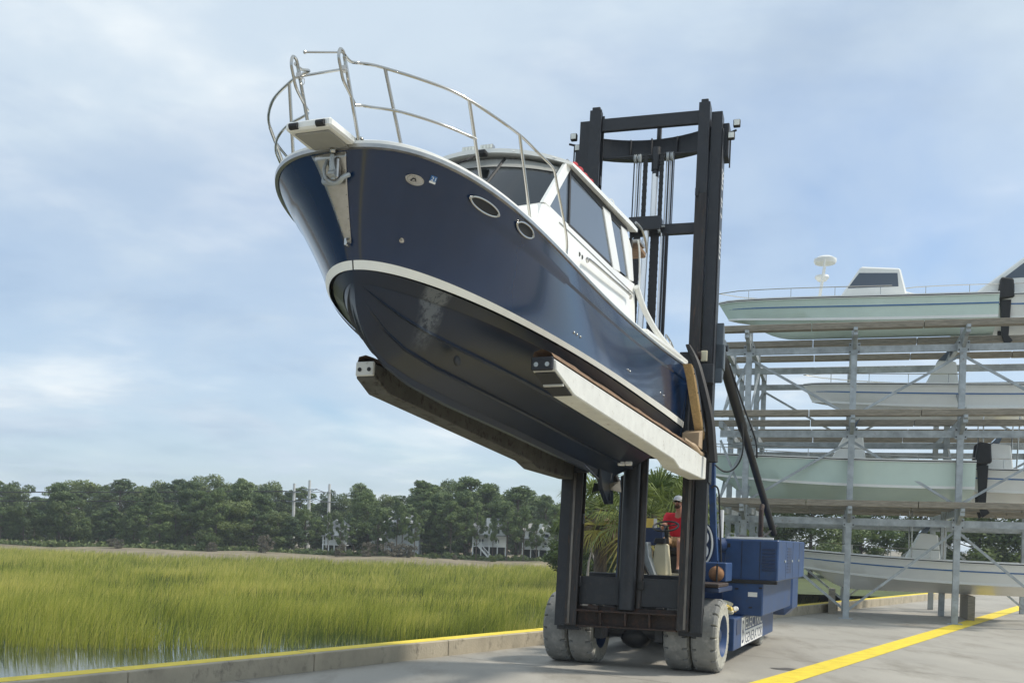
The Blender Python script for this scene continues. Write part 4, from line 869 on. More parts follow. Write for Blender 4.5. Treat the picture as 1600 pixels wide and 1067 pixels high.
# red canvas on the roof
cb = []
for i, s in enumerate(np.linspace(5.0, 4.25, 14)): z = onroof(.78, s); cb.append((.78 + .015 * math.sin(i * 2.1), -s, z + .035 + .012 * math.sin(i * 1.7)))
cv_ = G().tube(cb, [.03] + [.05 + .012 * math.sin(i * 2.4) for i in range(12)] + [.03], 12).build('folded_canvas', M['canvas'], None, BOAT, smooth=True)
tag(cv_, 'crumpled red canvas roll lying on the yacht cabin roof', 'canvas')
# ================================================================== FORKLIFT
fk = empty('marine_forklift', CH, 'huge navy blue marina forklift with tall black mast carrying the yacht', 'forklift')
def mb(name, m, x0, x1, a0, a1, z0, z1, fr=MAST, bev=.008, par=None): return G().box(x0, x1, -a1, -a0, z0, z1).build(name, m, par or fk, fr, bevel=bev)
def upright(name, m, x0, x1, a0, a1, z0, z1, side, web=.03, fl=.03, taper=True):
    """C channel: flanges front and back, web on the outer side (side = -1 left, +1 right)"""
    if side < 0: prof = [(x0, a0), (x1, a0), (x1, a0 + fl), (x0 + web, a0 + fl), (x0 + web, a1 - fl), (x1, a1 - fl), (x1, a1), (x0, a1)]
    else: prof = [(x1, a0), (x0, a0), (x0, a0 + fl), (x1 - web, a0 + fl), (x1 - web, a1 - fl), (x0, a1 - fl), (x0, a1), (x1, a1)]
    return G().prism([(x, -a, z0) for x, a in prof], (0, 0, z1 - z0)).build(name, m, fk, MAST)
mast = []
for sd_, (ox0, ox1, ix0, ix1, zt) in ((-1, (-1.165, -1.0, -.985, -.79, 9.0)), (1, (.995, 1.165, .80, .975, 8.97))):
    upright('outer_mast_rail', M['blk'], ox0, ox1, -.14, .14, .66, zt, sd_)
    upright('inner_mast_rail', M['worn'], ix0 + .0, ix1, -.02, .24, .68, 7.6 if sd_ > 0 else 4.5, sd_)
    upright('upper_mast_rail', M['blk'], ix0 + .0, ix1, -.02, .235, 7.605 if sd_ > 0 else 4.505, zt + .13, sd_)
    # tapered top horn and front wear strip
    xm0, xm1 = (ix0 + .03, ix1 - .03)
    mb('mast_cap', M['blk'], xm0, xm1, .0, .22, zt + .131, zt + .19)
    mb('wear_strip', M['shiny'], (ix0 + ix1) / 2 - .018 + .03 * sd_, (ix0 + ix1) / 2 + .018 + .03 * sd_, .241, .252, .70, 3.1, bev=0)
    mb('foot_casting', M['blk'], min(ox0, ix0) - .0, max(ox1, ix1), -.16, -.02, .60, 1.05)
    mb('mast_stop', M['blk'], (ix0 if sd_ > 0 else ix1 - .05), (ix0 + .05 if sd_ > 0 else ix1), .24, .28, 7.55, 7.68)
    for zz in (1.3, 2.3, 5.6, 7.9):
        mb('roller_housing', M['blk'], *((ix0 - .012, ix0 + .03) if sd_ > 0 else (ix1 - .03, ix1 + .012)), .02, .12, zz, zz + .16)
mb('mast_side_plate', M['blk'], 1.166, 1.26, -.32, -.05, 8.30, 8.86)
mb('mast_side_plate', M['blk'], 1.166, 1.19, -.20, .12, 3.0, 8.7)
mb('mast_side_plate', M['blk'], -1.25, -1.166, -.25, .05, 8.2, 8.6)
# sideways lettering on the mast side plate: white strokes too small to read
lt = G(); zz = 8.05; rl = random.Random(5)
while zz > 6.5:
    hh = rl.uniform(.05, .085)
    if rl.random() < .86: lt.box(1.1905, 1.1925, -.07, .11, zz - hh * .35, zz); lt.box(1.1905, 1.1925, -.07 + rl.uniform(0, .1), -.03 + rl.uniform(0, .1), zz - hh * .8, zz - hh * .35)
    zz -= hh + .012 if rl.random() < .9 else .2
lt.build('side_lettering', M['paper'], fk, MAST)
# cross members
mb('top_crossbar', M['blk'], -.785, .798, .10, .18, 8.785, 9.0)
xs = np.linspace(-.99, .99, 13); rows = [[], [], [], []]
for x in xs:
    bow = .28 * (1 - (x / .99) ** 2); a_ = .0 - bow
    for i_, (da, z_) in enumerate(((.08, 8.43), (.08, 8.755), (-.06, 8.755), (-.06, 8.43))): rows[i_].append((x, -(a_ + da), z_))
g = G(); g.grid(np.array(rows + [rows[0]])); g.add([r[0] for r in rows], [(0, 1, 2, 3)]); g.add([r[-1] for r in rows], [(3, 2, 1, 0)]); g.build('bowed_crossbar', M['blk'], fk, MAST)
for x in (-.35, .0, .42): mb('crossbar_gusset', M['blk'], x - .012, x + .012, -.17, -.10 + .0, 8.45, 8.74)
mb('crossbar_post', M['blk'], .06, .13, -.30, -.22, 8.74, 9.02)
mb('crossbar_lip', M['blk'], -.985, .985, -.06, -.03, 8.40, 8.435)
mb('middle_crossbar', M['blk'], -.26, .80, .0, .09, 7.02, 7.19)
mb('cylinder_head_block', M['blk'], -.25, .27, .02, .26, 7.05, 7.27)
mb('rear_crossbar', M['blk'], -.99, .99, -.13, -.05, 4.4, 4.65)
mb('rear_crossbar', M['blk'], -.99, .99, -.13, -.05, 3.4, 3.6)
def mt(name, m, x, a, z0, z1, r, n=14, x2=None): return G().tube([(x, -a, z0), (x if x2 is None else x2, -a, z1)], r, n).build(name, m, fk, MAST, smooth=True)
mt('lift_cylinder', M['blk'], -.012, .16, .96, 5.2, .135, 24)
mt('lift_cylinder_sleeve', M['worn'], .15, .03, .99, 5.0, .075, 16)
mt('chrome_ram', M['chrome'], .002, .18, 5.2, 7.06, .05, 20, x2=.03)
mt('upper_cylinder', M['blk'], .11, .02, 8.12, 8.5, .072, 20); mt('upper_collar', M['blk'], .11, .02, 8.0, 8.12, .055, 20)
mt('chrome_ram', M['chrome'], .105, .02, 7.20, 8.05, .056, 20)
# chains as stacked links: rows of small plates joined
def chain(x0, x1, a, z0, z1, pitch=.055):
    g = G(); z = z0; k_ = 0
    while z < z1:
        g.box(x0 + .003 * (k_ % 2), x1 - .003 * (k_ % 2), -a - .014, -a + .014, z, z + pitch * .82); k_ += 1; z += pitch
    g.box(x0 + .02, x1 - .008, -a - .011, -a + .011, z0, z1); return g.build('lift_chain', M['rubber'], fk, MAST)
chain(-.09, -.015, .06, 7.2, 8.38); chain(.18, .25, .06, 7.2, 8.38)
chain(-.19, -.075, .10, 4.4, 7.1); chain(.09, .23, .10, 4.0, 7.1)
for x, m_, r_ in ((-.235, 'blk', .011), (-.19, 'steel2', .010), (-.155, 'blk', .012), (-.125, 'steel2', .009), (.295, 'steel2', .011), (.33, 'blk', .014), (.362, 'steel2', .010), (.392, 'blk', .014), (.418, 'blk', .007)):
    mt('hydraulic_line', M[m_], x, .08, 7.15, 8.36, r_, 8)
for x, m_, r_ in ((.262, 'chrome', .016), (.30, 'blk', .018), (.335, 'worn', .014), (.365, 'blk', .016), (-.235, 'blk', .02), (-.215, 'blk', .012)):
    mt('hydraulic_line', M[m_], x, .08, 3.75, 7.04, r_, 8)
for x, zz in ((-.20, 8.27), (-.13, 8.27), (.33, 8.27), (.395, 8.27), (.245, 7.08)):
    G().lathe([(-.02, 0), (-.02, .07), (-.012, .075), (-.012, .06), (.012, .06), (.012, .075), (.02, .07), (.02, 0)], (x, -.17, zz), 'x', 22).build('pulley', M['galv'], fk, MAST, smooth=True)
mt_ = G().tube([(.26, -.17, 7.12), (.33, -.17, 7.12)], .018, 8).build('pulley_pin', M['galv'], fk, MAST)
# work lamps
for sd_, xb in ((-1, -1.25), (1, 1.25)):
    G().tube([(xb, .05, 8.68), (xb + sd_ * .13, 0.0, 8.70)], .018, 7).build('lamp_bracket', M['blk'], fk, MAST)
    G().tube([(xb + sd_ * .04, .03, 8.69), (xb + sd_ * .04, .03, 8.1)], .012, 6).build('lamp_cable', M['rubber'], fk, MAST)
    for dx_, zc in ((.135, 8.80), (.055, 8.60)):
        cx = xb + sd_ * dx_ + (.09 if sd_ < 0 else 0); lm = G().box(cx - .055, cx + .055, -.06, .02, zc - .058, zc + .058).build('work_lamp', M['rubber'], fk, MAST, bevel=.012)
        G().box(cx - .043, cx + .043, -.068, -.0605, zc - .045, zc + .045).build('lamp_lens', M['lens'], lm, MAST, bevel=.006)
# lower frame between the uprights
mb('lower_panel', M['blk'], -.80, .80, .02, .07, 1.02, 1.47)
bmz = mb('rusty_crossbeam', M['rust'], -.80, .80, .04, .10, .68, .99)
mb('beam_flange', M['rust'], -.80, .80, .101, .28, .90, .93, par=fk); mb('beam_flange', M['rust'], -.80, .80, .101, .22, .66, .69)
for x in (-.42, -.02, .36): G().prism([(x, -.101, .897), (x, -.27, .897), (x, -.20, .70), (x, -.101, .70)], (.03, 0, 0)).build('beam_gusset', M['rust'], fk, MAST)
G().tube([(-.62, -.16, .97), (-.45, -.16, .95)], .055, 12).build('beam_boss', M['rust'], fk, MAST)
mb('latch_bracket', M['rubber'], .15, .24, .071, .13, 1.28, 1.42)
mt('thin_side_post', M['worn'], -.185, .02, 1.4, 3.1, .022, 8); mt('thin_side_post', M['blue2'], -.215, -.02, 1.4, 3.1, .018, 8)
A_, B_ = fin(MAST, 951, 728, y=.35), fin(MAST, 970, 765, y=.35); dsl = (B_ - A_)
G().tube([A_ - dsl * .6, B_], .065, 14).build('tilt_cylinder', M['rubber'], fk, MAST, smooth=True); G().tube([B_ - dsl * .03, B_ + dsl * .03], .07, 14).build('cylinder_collar', M['galv'], fk, MAST)
G().tube([B_, B_ + dsl * 1.0], .035, 12).build('tilt_rod', M['rubber'], fk, MAST)
# carriage plate hidden behind the stern and fork shanks
mb('fork_carriage', M['blk'], -1.22, 1.22, -.05 + .32, .42, 3.45, 3.75); mb('fork_carriage', M['blk'], -1.22, 1.22, .27, .42, 4.5, 4.8)
for sd_ in (-1, 1): mb('carriage_side', M['blk'], .78 * sd_ - .09, .78 * sd_ + .09, .27, .40, 3.1, 5.0)
# ---- forks
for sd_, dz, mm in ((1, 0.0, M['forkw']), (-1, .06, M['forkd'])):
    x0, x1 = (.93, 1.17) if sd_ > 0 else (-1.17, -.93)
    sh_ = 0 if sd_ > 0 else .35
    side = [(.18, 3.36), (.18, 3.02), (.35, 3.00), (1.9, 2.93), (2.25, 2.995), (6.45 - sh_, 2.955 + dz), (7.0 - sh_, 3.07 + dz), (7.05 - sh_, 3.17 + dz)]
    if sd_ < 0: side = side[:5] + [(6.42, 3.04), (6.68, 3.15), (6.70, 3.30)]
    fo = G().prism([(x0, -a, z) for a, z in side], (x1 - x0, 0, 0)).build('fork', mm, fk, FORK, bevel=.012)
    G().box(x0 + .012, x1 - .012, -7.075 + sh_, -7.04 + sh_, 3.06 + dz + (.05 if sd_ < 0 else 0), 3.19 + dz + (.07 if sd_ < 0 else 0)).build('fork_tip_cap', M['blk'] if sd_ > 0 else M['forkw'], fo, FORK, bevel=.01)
    for xx in (x0 + .065, x1 - .065): G().lathe([(-.006, 0), (-.006, .022), (0, .022), (0, 0)], (xx, -7.077 + sh_, 3.115 + dz + (.06 if sd_ < 0 else 0)), 'y', 12).build('bolt', M['galv'] if sd_ > 0 else M['dark'], fo, FORK)
    if sd_ > 0:   # dark slab: shade of the hollow box section painted under the tip
        G().hexa([(x0 + .02, -6.98, 3.060), (x1 - .02, -6.98, 3.060), (x1 - .02, -6.47, 2.955), (x0 + .02, -6.47, 2.955)], [(x0 + .02, -6.99, 3.052), (x1 - .02, -6.99, 3.052), (x1 - .02, -6.48, 2.946), (x0 + .02, -6.48, 2.946)]).build('open_end_shade', M['dark'], fo, FORK)
        G().box(x0 + .02, x1 - .02, -6.75, -6.72, 2.985, 3.02).build('end_rib', M['forkw'], fo, FORK)
    tp = [(7.07, 3.175 + dz), (.9, 3.355)]
    xs_ = (x0 + .01, x1 - .03); g = G(); P_ = []
    for a in np.linspace(7.05 - sh_, .75, 30):
        z = np.interp(a, [.75, 7.05], [3.36, 3.175 + dz + (.065 if sd_ < 0 else 0)]); w_ = .012 * math.sin(a * 5.1) + .008 * math.sin(a * 13); P_.append([(xs_[0], -a, z), (xs_[0] + .02, -a, z + .075 + w_ * .5), (sum(xs_) / 2, -a, z + .09), (xs_[1] - .01, -a, z + .06 + w_ * .4), (xs_[1] + .02, -a, z + .01)])
    g.grid(np.array(P_)); g.build('carpet_pad', M['pad'], fo, FORK, smooth=True)
    G().tube(smoothpath([(x1 - .04, -1.6, 3.40), (x1 - .03, -1.0, 3.40), (x1 - .03, -.6, 3.36), (x1 - .05, -.3, 3.39)], 4), [.03] * 4 + [.045] * 8 + [.03], 10).build('foam_roll', M['card'], fo, FORK, smooth=True)
    # shank with timber facing
    sh = [(.16, 3.0), (.38, 3.0), (.40, 3.5), (.34, 4.2), (.26, 4.75), (.08, 4.78), (.10, 4.2), (.14, 3.5)]
    # timber facing: four laminated planks leaning forward, seen edge on
    pp_ = [fin(FORK, px, py, x=1.165) for px, py in ((1105, 700), (1099, 663), (1094, 631), (1088, 592), (1083, 570))]; zs_ = [p[2] for p in pp_]; af = [-p[1] for p in pp_]
    if sd_ > 0: AF = af
    af = AF
    xin = 1.03 if sd_ > 0 else -1.165
    for k_ in range(4):
        P_ = [(xin + .012 * k_, -(a + .028 * (3 - k_)), z) for a, z in zip(af, zs_)] + [(xin + .012 * k_, -(a + .028 * (3 - k_) - .025), z) for a, z in list(zip(af, zs_))[::-1]]
        G().prism(P_, (.12 - .012 * k_ + .006 * (k_ % 2), 0, 0)).build('plank', M['wood'], fk, FORK, bevel=.003)
    G().prism([(xin + .01, -(a - .03), z) for a, z in zip(af, zs_)] + [(xin + .01, -(a - .20), z) for a, z in list(zip(af, zs_))[::-1]], (.11, 0, 0)).build('fork_shank', M['blk'], fk, FORK, bevel=.01)
    if sd_ > 0:
        for k_ in range(6): zz_ = 3.55 + .22 * k_; G().ball((1.163, -np.interp(zz_, zs_, af) - .03, zz_), .011, (1, 1, 1), 6, 4).build('plank_bolt', M['dark'], fk, FORK)
cbx = G().prism([(.90, -.44, 3.44), (.90, -.72, 3.44), (.90, -.70, 3.66), (.90, -.44, 3.74)], (.26, 0, 0)).build('cardboard_pad', M['card'], fk, FORK, bevel=.006)
# thick black hose/belt guard curving beside the shank
hp = [fin(MAST, px, py, y=-.50) for px, py in ((1075, 539), (1085, 561), (1094, 592), (1103.5, 631), (1109, 660), (1112, 698), (1114, 722))]
g = G(); hs = smoothpath(hp, 4); P_ = []
for i_, p in enumerate(hs):
    w_ = .075 * min(1, .5 + i_ / 12); P_.append([(p[0] - w_, p[1], p[2]), (p[0] - w_ * .5, p[1] - .045, p[2]), (p[0] + w_ * .5, p[1] - .045, p[2]), (p[0] + w_, p[1], p[2]), (p[0] + w_ * .6, p[1] + .05, p[2]), (p[0] - w_ * .6, p[1] + .05, p[2]), (p[0] - w_, p[1], p[2])])
g.grid(np.array(P_)); g.build('curved_guard', M['rubber'], fk, MAST, smooth=True, angle=50)
mb('guide_roller', M['cream'], 1.0, 1.1, .245, .27, 4.88, 5.05); G().lathe([(0, 0), (0, .06), (.05, .06), (.05, 0)], (.96, -.30, 4.96), 'x', 14).build('guide_roller', M['rust'], fk, MAST)
mb('mast_bracket', M['slate'], 1.166, 1.32, -.30, -.12, 4.85, 5.25)
G().prism([(1.17, .12, 4.62), (1.17, .22, 4.66), (1.17, .36, 4.9), (1.17, .38, 5.15), (1.17, .26, 5.5), (1.17, .12, 5.6)], (.13, 0, 0)).build('bracket_cheek', M['slate'], fk, MAST, bevel=.01)
# long boom cylinder to the rear
pA = CH.inv(at(1124, 545, 16.6)); pB = CH.inv(at(1200, 802, 21.5)); dr = pB - pA
G().tube([pA, pA + dr * .42, pA + dr * .42], [.085, .085, .085], 16).build('boom_cylinder', M['rubber'], fk, CH, smooth=True)
G().tube([pA + dr * .42, pA + dr * 1.16], .07, 16).build('boom_cylinder_rod', M['rubber'], fk, CH, smooth=True)
G().tube(smoothpath([pA + dr * .05 + (.08, 0, 0), pA + dr * .3 + (.12, .05, 0), pA + dr * .5 + (.16, 0, .02), pA + dr * .6 + (.1, 0, 0)], 5), .016, 6).build('hose', M['rubber'], fk, CH, smooth=True)
G().tube([pA + (-.1, 0, 0), pA + (.14, 0, 0)], .05, 10).build('cylinder_pin', M['blk'], fk, CH)
hzz = [CH.inv(at(a, b_, 17.2)) for a, b_ in ((1117, 726), (1130, 736), (1143, 735), (1155, 722), (1161, 700), (1160, 660))]
G().tube(smoothpath(hzz, 5), .014, 6).build('hose', M['rubber'], fk, CH, smooth=True)
# ---- wheels
def tyre_profile(w): return [(-w * .5, .33), (-w * .5, .37), (-w * .485, .40), (-w * .5, .44), (-w * .49, .52), (-w * .45, .563), (-w * .36, .585), (-w * .27, .585), (-w * .26, .585), (w * .26, .585), (w * .27, .585), (w * .36, .585), (w * .45, .563), (w * .49, .52), (w * .5, .44), (w * .485, .40), (w * .5, .37), (w * .5, .33)]
def wheel(xc, y, w, out):
    g = G(); prof = tyre_profile(w); n = 180; lug = 18; v = []
    for (t, r) in prof:
        for k_ in range(n):
            A = 2 * math.pi * k_ / n; rr = r; ph = (k_ % (n // lug)); 
            if r > .5 and ph == 0 and abs(t) > .265 * w: rr = r - .045
            if r < .5 and r > .34: rr += .006 * math.sin(A * 9 + t)
            v.append((xc + t, y + rr * math.cos(A), .585 + rr * math.sin(A)))
    m_ = len(prof); f = [(i * n + k_, i * n + (k_ + 1) % n, (i + 1) * n + (k_ + 1) % n, (i + 1) * n + k_) for i in range(m_ - 1) for k_ in range(n)]
    g.add(v, f); wo = g.build('wheel', M['tyre'], fk, CH, smooth=True, angle=25); wo.data.materials.append(M['tyrew'])
    for p in wo.data.polygons:
        c = p.center; rr = math.hypot(c[1] - y, c[2] - .585)
        if rr < .535 and c[0] * (1 if xc > 0 else -1) > 0 or rr < .5: p.material_index = 1
    sg = 1 if out > 0 else -1
    rm = G().lathe([(sg * w * .505, .335), (sg * w * .49, .325), (sg * w * .44, .315), (sg * w * .25, .28), (sg * w * .22, .0)], (xc, y, .585), 'x', 36).build('rim', M['blue'], wo, CH, smooth=True, angle=30)
    G().lathe([(sg * w * .22, .11), (sg * w * .36, .11), (sg * w * .40, .08), (sg * w * .40, 0)], (xc, y, .585), 'x', 20).build('hub', M['blue2'], wo, CH, smooth=True)
    for k_ in range(10):
        A = k_ * .628; G().box(xc + sg * w * .22, xc + sg * w * .27 , y + .15 * math.cos(A) - .012, y + .15 * math.cos(A) + .012, .585 + .15 * math.sin(A) - .012, .585 + .15 * math.sin(A) + .012).build('wheel_nut', M['galv'], wo, CH)
wheel(1.235, 0, .41, 1); wheel(.795, 0, .41, 1); wheel(-.795, 0, .41, 1); wheel(-1.235, 0, .41, -1)
G().tube([(-1.0, 0, .585), (1.0, 0, .585)], .13, 16).build('drive_axle', M['blk'], fk, CH, smooth=True)
G().ball((.0, .05, .5), .27, (1, .9, .8), 18, 10).build('differential', M['blk'], fk, CH, smooth=True)
for sd_ in (-1, 1): G().box(sd_ * .5 - .07, sd_ * .5 + .07, -.45, 6.6, .45, 1.0).build('chassis_rail', M['blk'], fk, CH, bevel=.01)
# ---- chassis body
def cb_(name, m, x0, x1, y0, y1, z0, z1, bev=.012, par=None): return G().box(x0, x1, y0, y1, z0, z1).build(name, m, par or fk, CH, bevel=bev)
cb_('front_bulkhead', M['blk'], -.95, .98, .35, .42, .75, 1.50)
for sd_ in (-1, 1):
    cb_('side_frame', M['blue'], *sorted((sd_ * .98, sd_ * 1.43)), 1.02, 5.6, .25, .80)
    if sd_ > 0: cb_('fender', M['blue2'], .60, 1.40, -.25, .9, 1.28, 1.36)
cb_('fender_step', M['rust'], .96, 1.40, -.30, .55, 1.361, 1.42)
rc = cb_('side_recess', M['blue2'], 1.4305, 1.437, 1.25, 1.62, .50, .76, .002)
cb_('engine_box', M['blue'], 1.06, 2.0, 1.92, 5.8, 1.42, 2.15, .02); cb_('engine_box_lower', M['blue'], 1.04, 1.76, 1.90, 5.7, .80, 1.405, .02)
cb_('rubber_strip', M['rubber'], 1.03, 2.0, 1.87, 1.915, 1.37, 1.44)
cb_('fuel_tank', M['blue'], -1.45, -.95, 2.4, 5.0, .80, 1.2, .02)
cb_('hood', M['blue'], .02, .9, 3.3, 6.3, .9, 2.0, .03); cb_('deck_plate', M['blk'], -.93, .01, 2.4, 6.3, .9, 1.1, .02)
cw = cb_('counterweight', M['blue'], -.9, 1.7, 6.35, 7.6, .55, 2.1, .16)
for k_ in range(7): cb_('louvre', M['blue2'], 1.72, 1.95, 1.905, 1.918, 1.60 + .06 * k_, 1.635 + .06 * k_, .003)
for zz in (1.55, 2.0): cb_('door_hinge', M['rubber'], 1.10, 1.16, 1.900, 1.918, zz, zz + .07, .004)
for x_ in (1.36, 1.68): cb_('panel_seam', M['rubber'], x_, x_ + .008, 1.912, 1.919, 1.45, 2.12, 0)
for y_ in (2.9, 3.9, 4.9):
    cb_('panel_seam', M['rubber'], 1.998, 2.003, y_, y_ + .01, 1.45, 2.12, 0); cb_('door_latch', M['galv'], 2.0, 2.02, y_ - .2, y_ - .1, 1.75, 1.79, .004)
for k_ in range(9): cb_('louvre', M['blue2'], 1.998, 2.006, 3.1, 3.7, 1.55 + .055 * k_, 1.585 + .055 * k_, .002)
G().tube([(1.3, 4.4, 2.15), (1.3, 4.4, 2.75), (1.3, 4.5, 2.85)], .05, 12).build('exhaust_pipe', M['rust'], fk, CH, smooth=True)
G().tube(smoothpath([(1.2, 2.4, 2.16), (1.1, 3.2, 2.22), (1.2, 5.0, 2.2), (1.3, 6.6, 2.5)], 5), .022, 7).build('hose', M['rubber'], fk, CH, smooth=True)
cb_('box_top_rail', M['paper'], 1.08, 1.9, 1.95, 1.99, 2.152, 2.19, .004)
cb_('label', M['paper'], 1.50, 1.66, 1.893, 1.899, 1.14, 1.22, 0)
for xx, zz in ((1.30, 1.27), (1.55, .95), (1.72, 1.3)): G().box(xx - .03, xx + .03, 1.87, 1.899, zz - .012, zz + .012).build('door_latch', M['rubber'], fk, CH, bevel=.004)
G().tube([(1.10, 1.98, 2.15), (1.10, 1.98, 2.24), (1.22, 1.98, 2.24), (1.22, 1.98, 2.15)], .012, 6).build('hand_rail', M['galv'], fk, CH)
wheel(1.12, 5.0, .38, 1) ; wheel(-1.12, 5.0, .38, -1)
# sign on the side frame
sf = Fr(CH([1.434, 0, 0]), CH.R[:, 1], CH.R[:, 2], CH.R[:, 0]); X0 = 1.72
sg_ = G().box(X0, X0 + .36, .27, .77, 0, .004).build('logo_panel', M['paper'], fk, sf)
text('B', .5, Fr(sf([X0 + .07, .32, .0045]), sf.R[:, 0], sf.R[:, 1], sf.R[:, 2]), M['blue2'], sg_, 'logo_letter', .001, .20, .40)
ta = text('ELECTRIC', .3, Fr(sf([X0 + .42, .545, .003]), sf.R[:, 0], sf.R[:, 1], sf.R[:, 2]), M['paper'], fk, 'lettering', .002, 1.9, .20)
G().box(X0 + .40, X0 + 2.4, .505, .522, 0, .004).build('sign_rule', M['paper'], fk, sf)
G().box(X0 + .40, X0 + 2.4, .272, .503, 0, .003).build('sign_field', M['paper'], fk, sf)
text('GENERATOR', .3, Fr(sf([X0 + .43, .295, .0035]), sf.R[:, 0], sf.R[:, 1], sf.R[:, 2]), M['blue2'], fk, 'lettering', .002, 1.9, .185)
# blue post with hose, ringed emblem, round tank
pz = [CH.inv(at(a, b_, 17.6)) for a, b_ in ((1113, 705), (1113, 760), (1115, 830), (1117.5, 882))]
g = G()
for i_ in range(3): g.bar(pz[i_], pz[i_ + 1], .10, .12, up=(0, 1, 0))
g.build('blue_post', M['blue'], fk, CH)
G().tube([pz[0] + (0, -.02, 0), pz[0] + (-.02, -.02, .35)], .03, 8).build('rust_joint', M['rust'], fk, CH)
hz2 = [CH.inv(at(a, b_, 17.5)) for a, b_ in ((1112, 762), (1118, 759), (1123, 768), (1124.5, 800), (1126, 850), (1127, 880))]
G().tube(smoothpath(hz2, 5), .016, 7).build('hose', M['rubber'], fk, CH, smooth=True)
ce = CH.inv(at(1099, 850, 17.6)); G().prism([(ce[0] + .20 * math.cos(a), ce[1], ce[2] + .37 * math.sin(a)) for a in np.linspace(0, 2 * math.pi, 36)[:-1]], (0, .03, 0)).build('emblem_disc', M['blue2'], fk, CH)
er = [(ce[0] + .155 * math.cos(a), ce[1] - .012, ce[2] + .335 * math.sin(a)) for a in np.linspace(0, 2 * math.pi, 40)[:-1]]
G().tube(er, .018, 6, closed=True).build('emblem_ring', M['paper'], fk, CH)
for dz in (.11, -.12): G().tube([(ce[0] + .075 * math.cos(a), ce[1] - .012, ce[2] + dz + .105 * math.sin(a)) for a in np.linspace(0, 2 * math.pi, 26)[:-1]], .02, 6, closed=True).build('emblem_ring', M['paper'], fk, CH)
tk_ = CH.inv(at(1123, 851, 18.2)); G().lathe([(-.35, 0), (-.35, .12), (-.32, .135), (.3, .135), (.3, 0)], tuple(tk_), 'y', 26).build('round_tank', M['blue2'], fk, CH, smooth=True)
cb_('post_bracket', M['blue'], .95, 1.35, .55, 1.1, 1.43, 1.74)
G().tube([CH.inv(at(1104, 881, 17.5)), CH.inv(at(1131, 881, 17.5))], .022, 8).build('bracket_bar', M['rubber'], fk, CH)
# exhaust/white pipes behind the post
pq = CH.inv(at(1127.5, 800, 19)); G().tube([(pq[0], pq[1], 1.9), (pq[0], pq[1], 2.68)], .045, 10).build('white_pipe', M['paper'], fk, CH)
# float
fb = CH.inv(at(1120, 896, 17.0)); fl_ = G().ball(fb, .135, (1, 1, 1), 20, 12).build('mooring_float', M['orange'], None, CH, smooth=True); tag(fl_, 'faded orange ball float hung beside the right front tyre', 'buoy')
G().tube([(fb[0], fb[1], fb[2] + .13), (fb[0] + .01, fb[1], fb[2] + .22)], .008, 5).build('cord', M['rubber'], fl_, CH)
G().tube([(fb[0] + .03, fb[1] - .14, fb[2] + .17), (fb[0] + .03, fb[1] - .15, fb[2] - .14)], .016, 6).build('strap', M['rubber'], fl_, CH)
# gloves / rags heap on the frame
hg = G(); r_ = random.Random(9)
gl = empty('rag_pile', CH, 'heap of white and yellow work gloves on the blue side frame behind the tyre', 'gloves')
for i_ in range(9):
    c = (1.12 + r_.random() * .28, 1.15 + r_.random() * .6, .84 + r_.random() * .16); pts = [(c[0] + r_.uniform(-.09, .09), c[1] + r_.uniform(-.1, .1), c[2] + r_.uniform(-.02, .06)) for _ in range(4)]
    G().tube(smoothpath(pts, 4), [.02] + [.042] * 11 + [.02], 8).build('glove', (M['paper'], M['sticky'], M['cream'])[i_ % 3], gl, CH, smooth=True)
# ---- driver station
cb_('platform', M['cream'], -.25, .75, .45, 2.3, 1.44, 1.475)
pc = CH.inv(at(1031, 872, 17.55))
G().hexa([(pc[0] - .14, pc[1] - .1, 1.476), (pc[0] + .16, pc[1] - .1, 1.476), (pc[0] + .16, pc[1] + .25, 1.476), (pc[0] - .14, pc[1] + .25, 1.476)], [(pc[0] - .09, pc[1], 2.02), (pc[0] + .11, pc[1], 2.02), (pc[0] + .11, pc[1] + .2, 2.02), (pc[0] - .09, pc[1] + .2, 2.02)]).build('steering_pedestal', M['cream'], fk, CH, bevel=.025)
G().hexa([(pc[0] - .12, pc[1] - .02, 2.021), (pc[0] + .07, pc[1] - .02, 2.021), (pc[0] + .07, pc[1] + .2, 2.021), (pc[0] - .12, pc[1] + .2, 2.021)], [(pc[0] - .10, pc[1] + .02, 2.12), (pc[0] + .07, pc[1] + .02, 2.12), (pc[0] + .07, pc[1] + .2, 2.12), (pc[0] - .10, pc[1] + .2, 2.12)]).build('dash_pod', M['rubber'], fk, CH, bevel=.01)
wc = CH.inv(at(1040.5, 822, 17.6)); tl = .42
wn = np.array([0, -math.sin(tl), math.cos(tl)]); wx = np.array([1, 0, 0]); wy = np.array([0, math.cos(tl), math.sin(tl)])
sw = G().tube([wc + wx * .215 * math.cos(a) + wy * .215 * math.sin(a) for a in np.linspace(0, 2 * math.pi, 36)[:-1]], .017, 8, closed=True).build('steering_wheel', M['rubber'], fk, CH, smooth=True)
for a in (.5, 2.6, 4.71): G().tube([wc, wc + wx * .21 * math.cos(a) + wy * .21 * math.sin(a)], .012, 6).build('spoke', M['rubber'], sw, CH)
G().tube([wc, wc - wn * .32], .035, 10).build('steering_column', M['rubber'], fk, CH)
lf = CH.inv(at(1008, 872, 17.4)); pr = [(lf[0] - .10, 0, 2.03), (lf[0] + .03, 0, 2.04), (lf[0] + .06, 0, 1.8), (lf[0] + .20, 0, 1.45), (lf[0] + .08, 0, 1.45), (lf[0] - .04, 0, 1.72)]
G().prism([(a, lf[1], b_) for a, _, b_ in pr], (0, .25, 0)).build('side_cowl', M['galv'], fk, CH, bevel=.01)
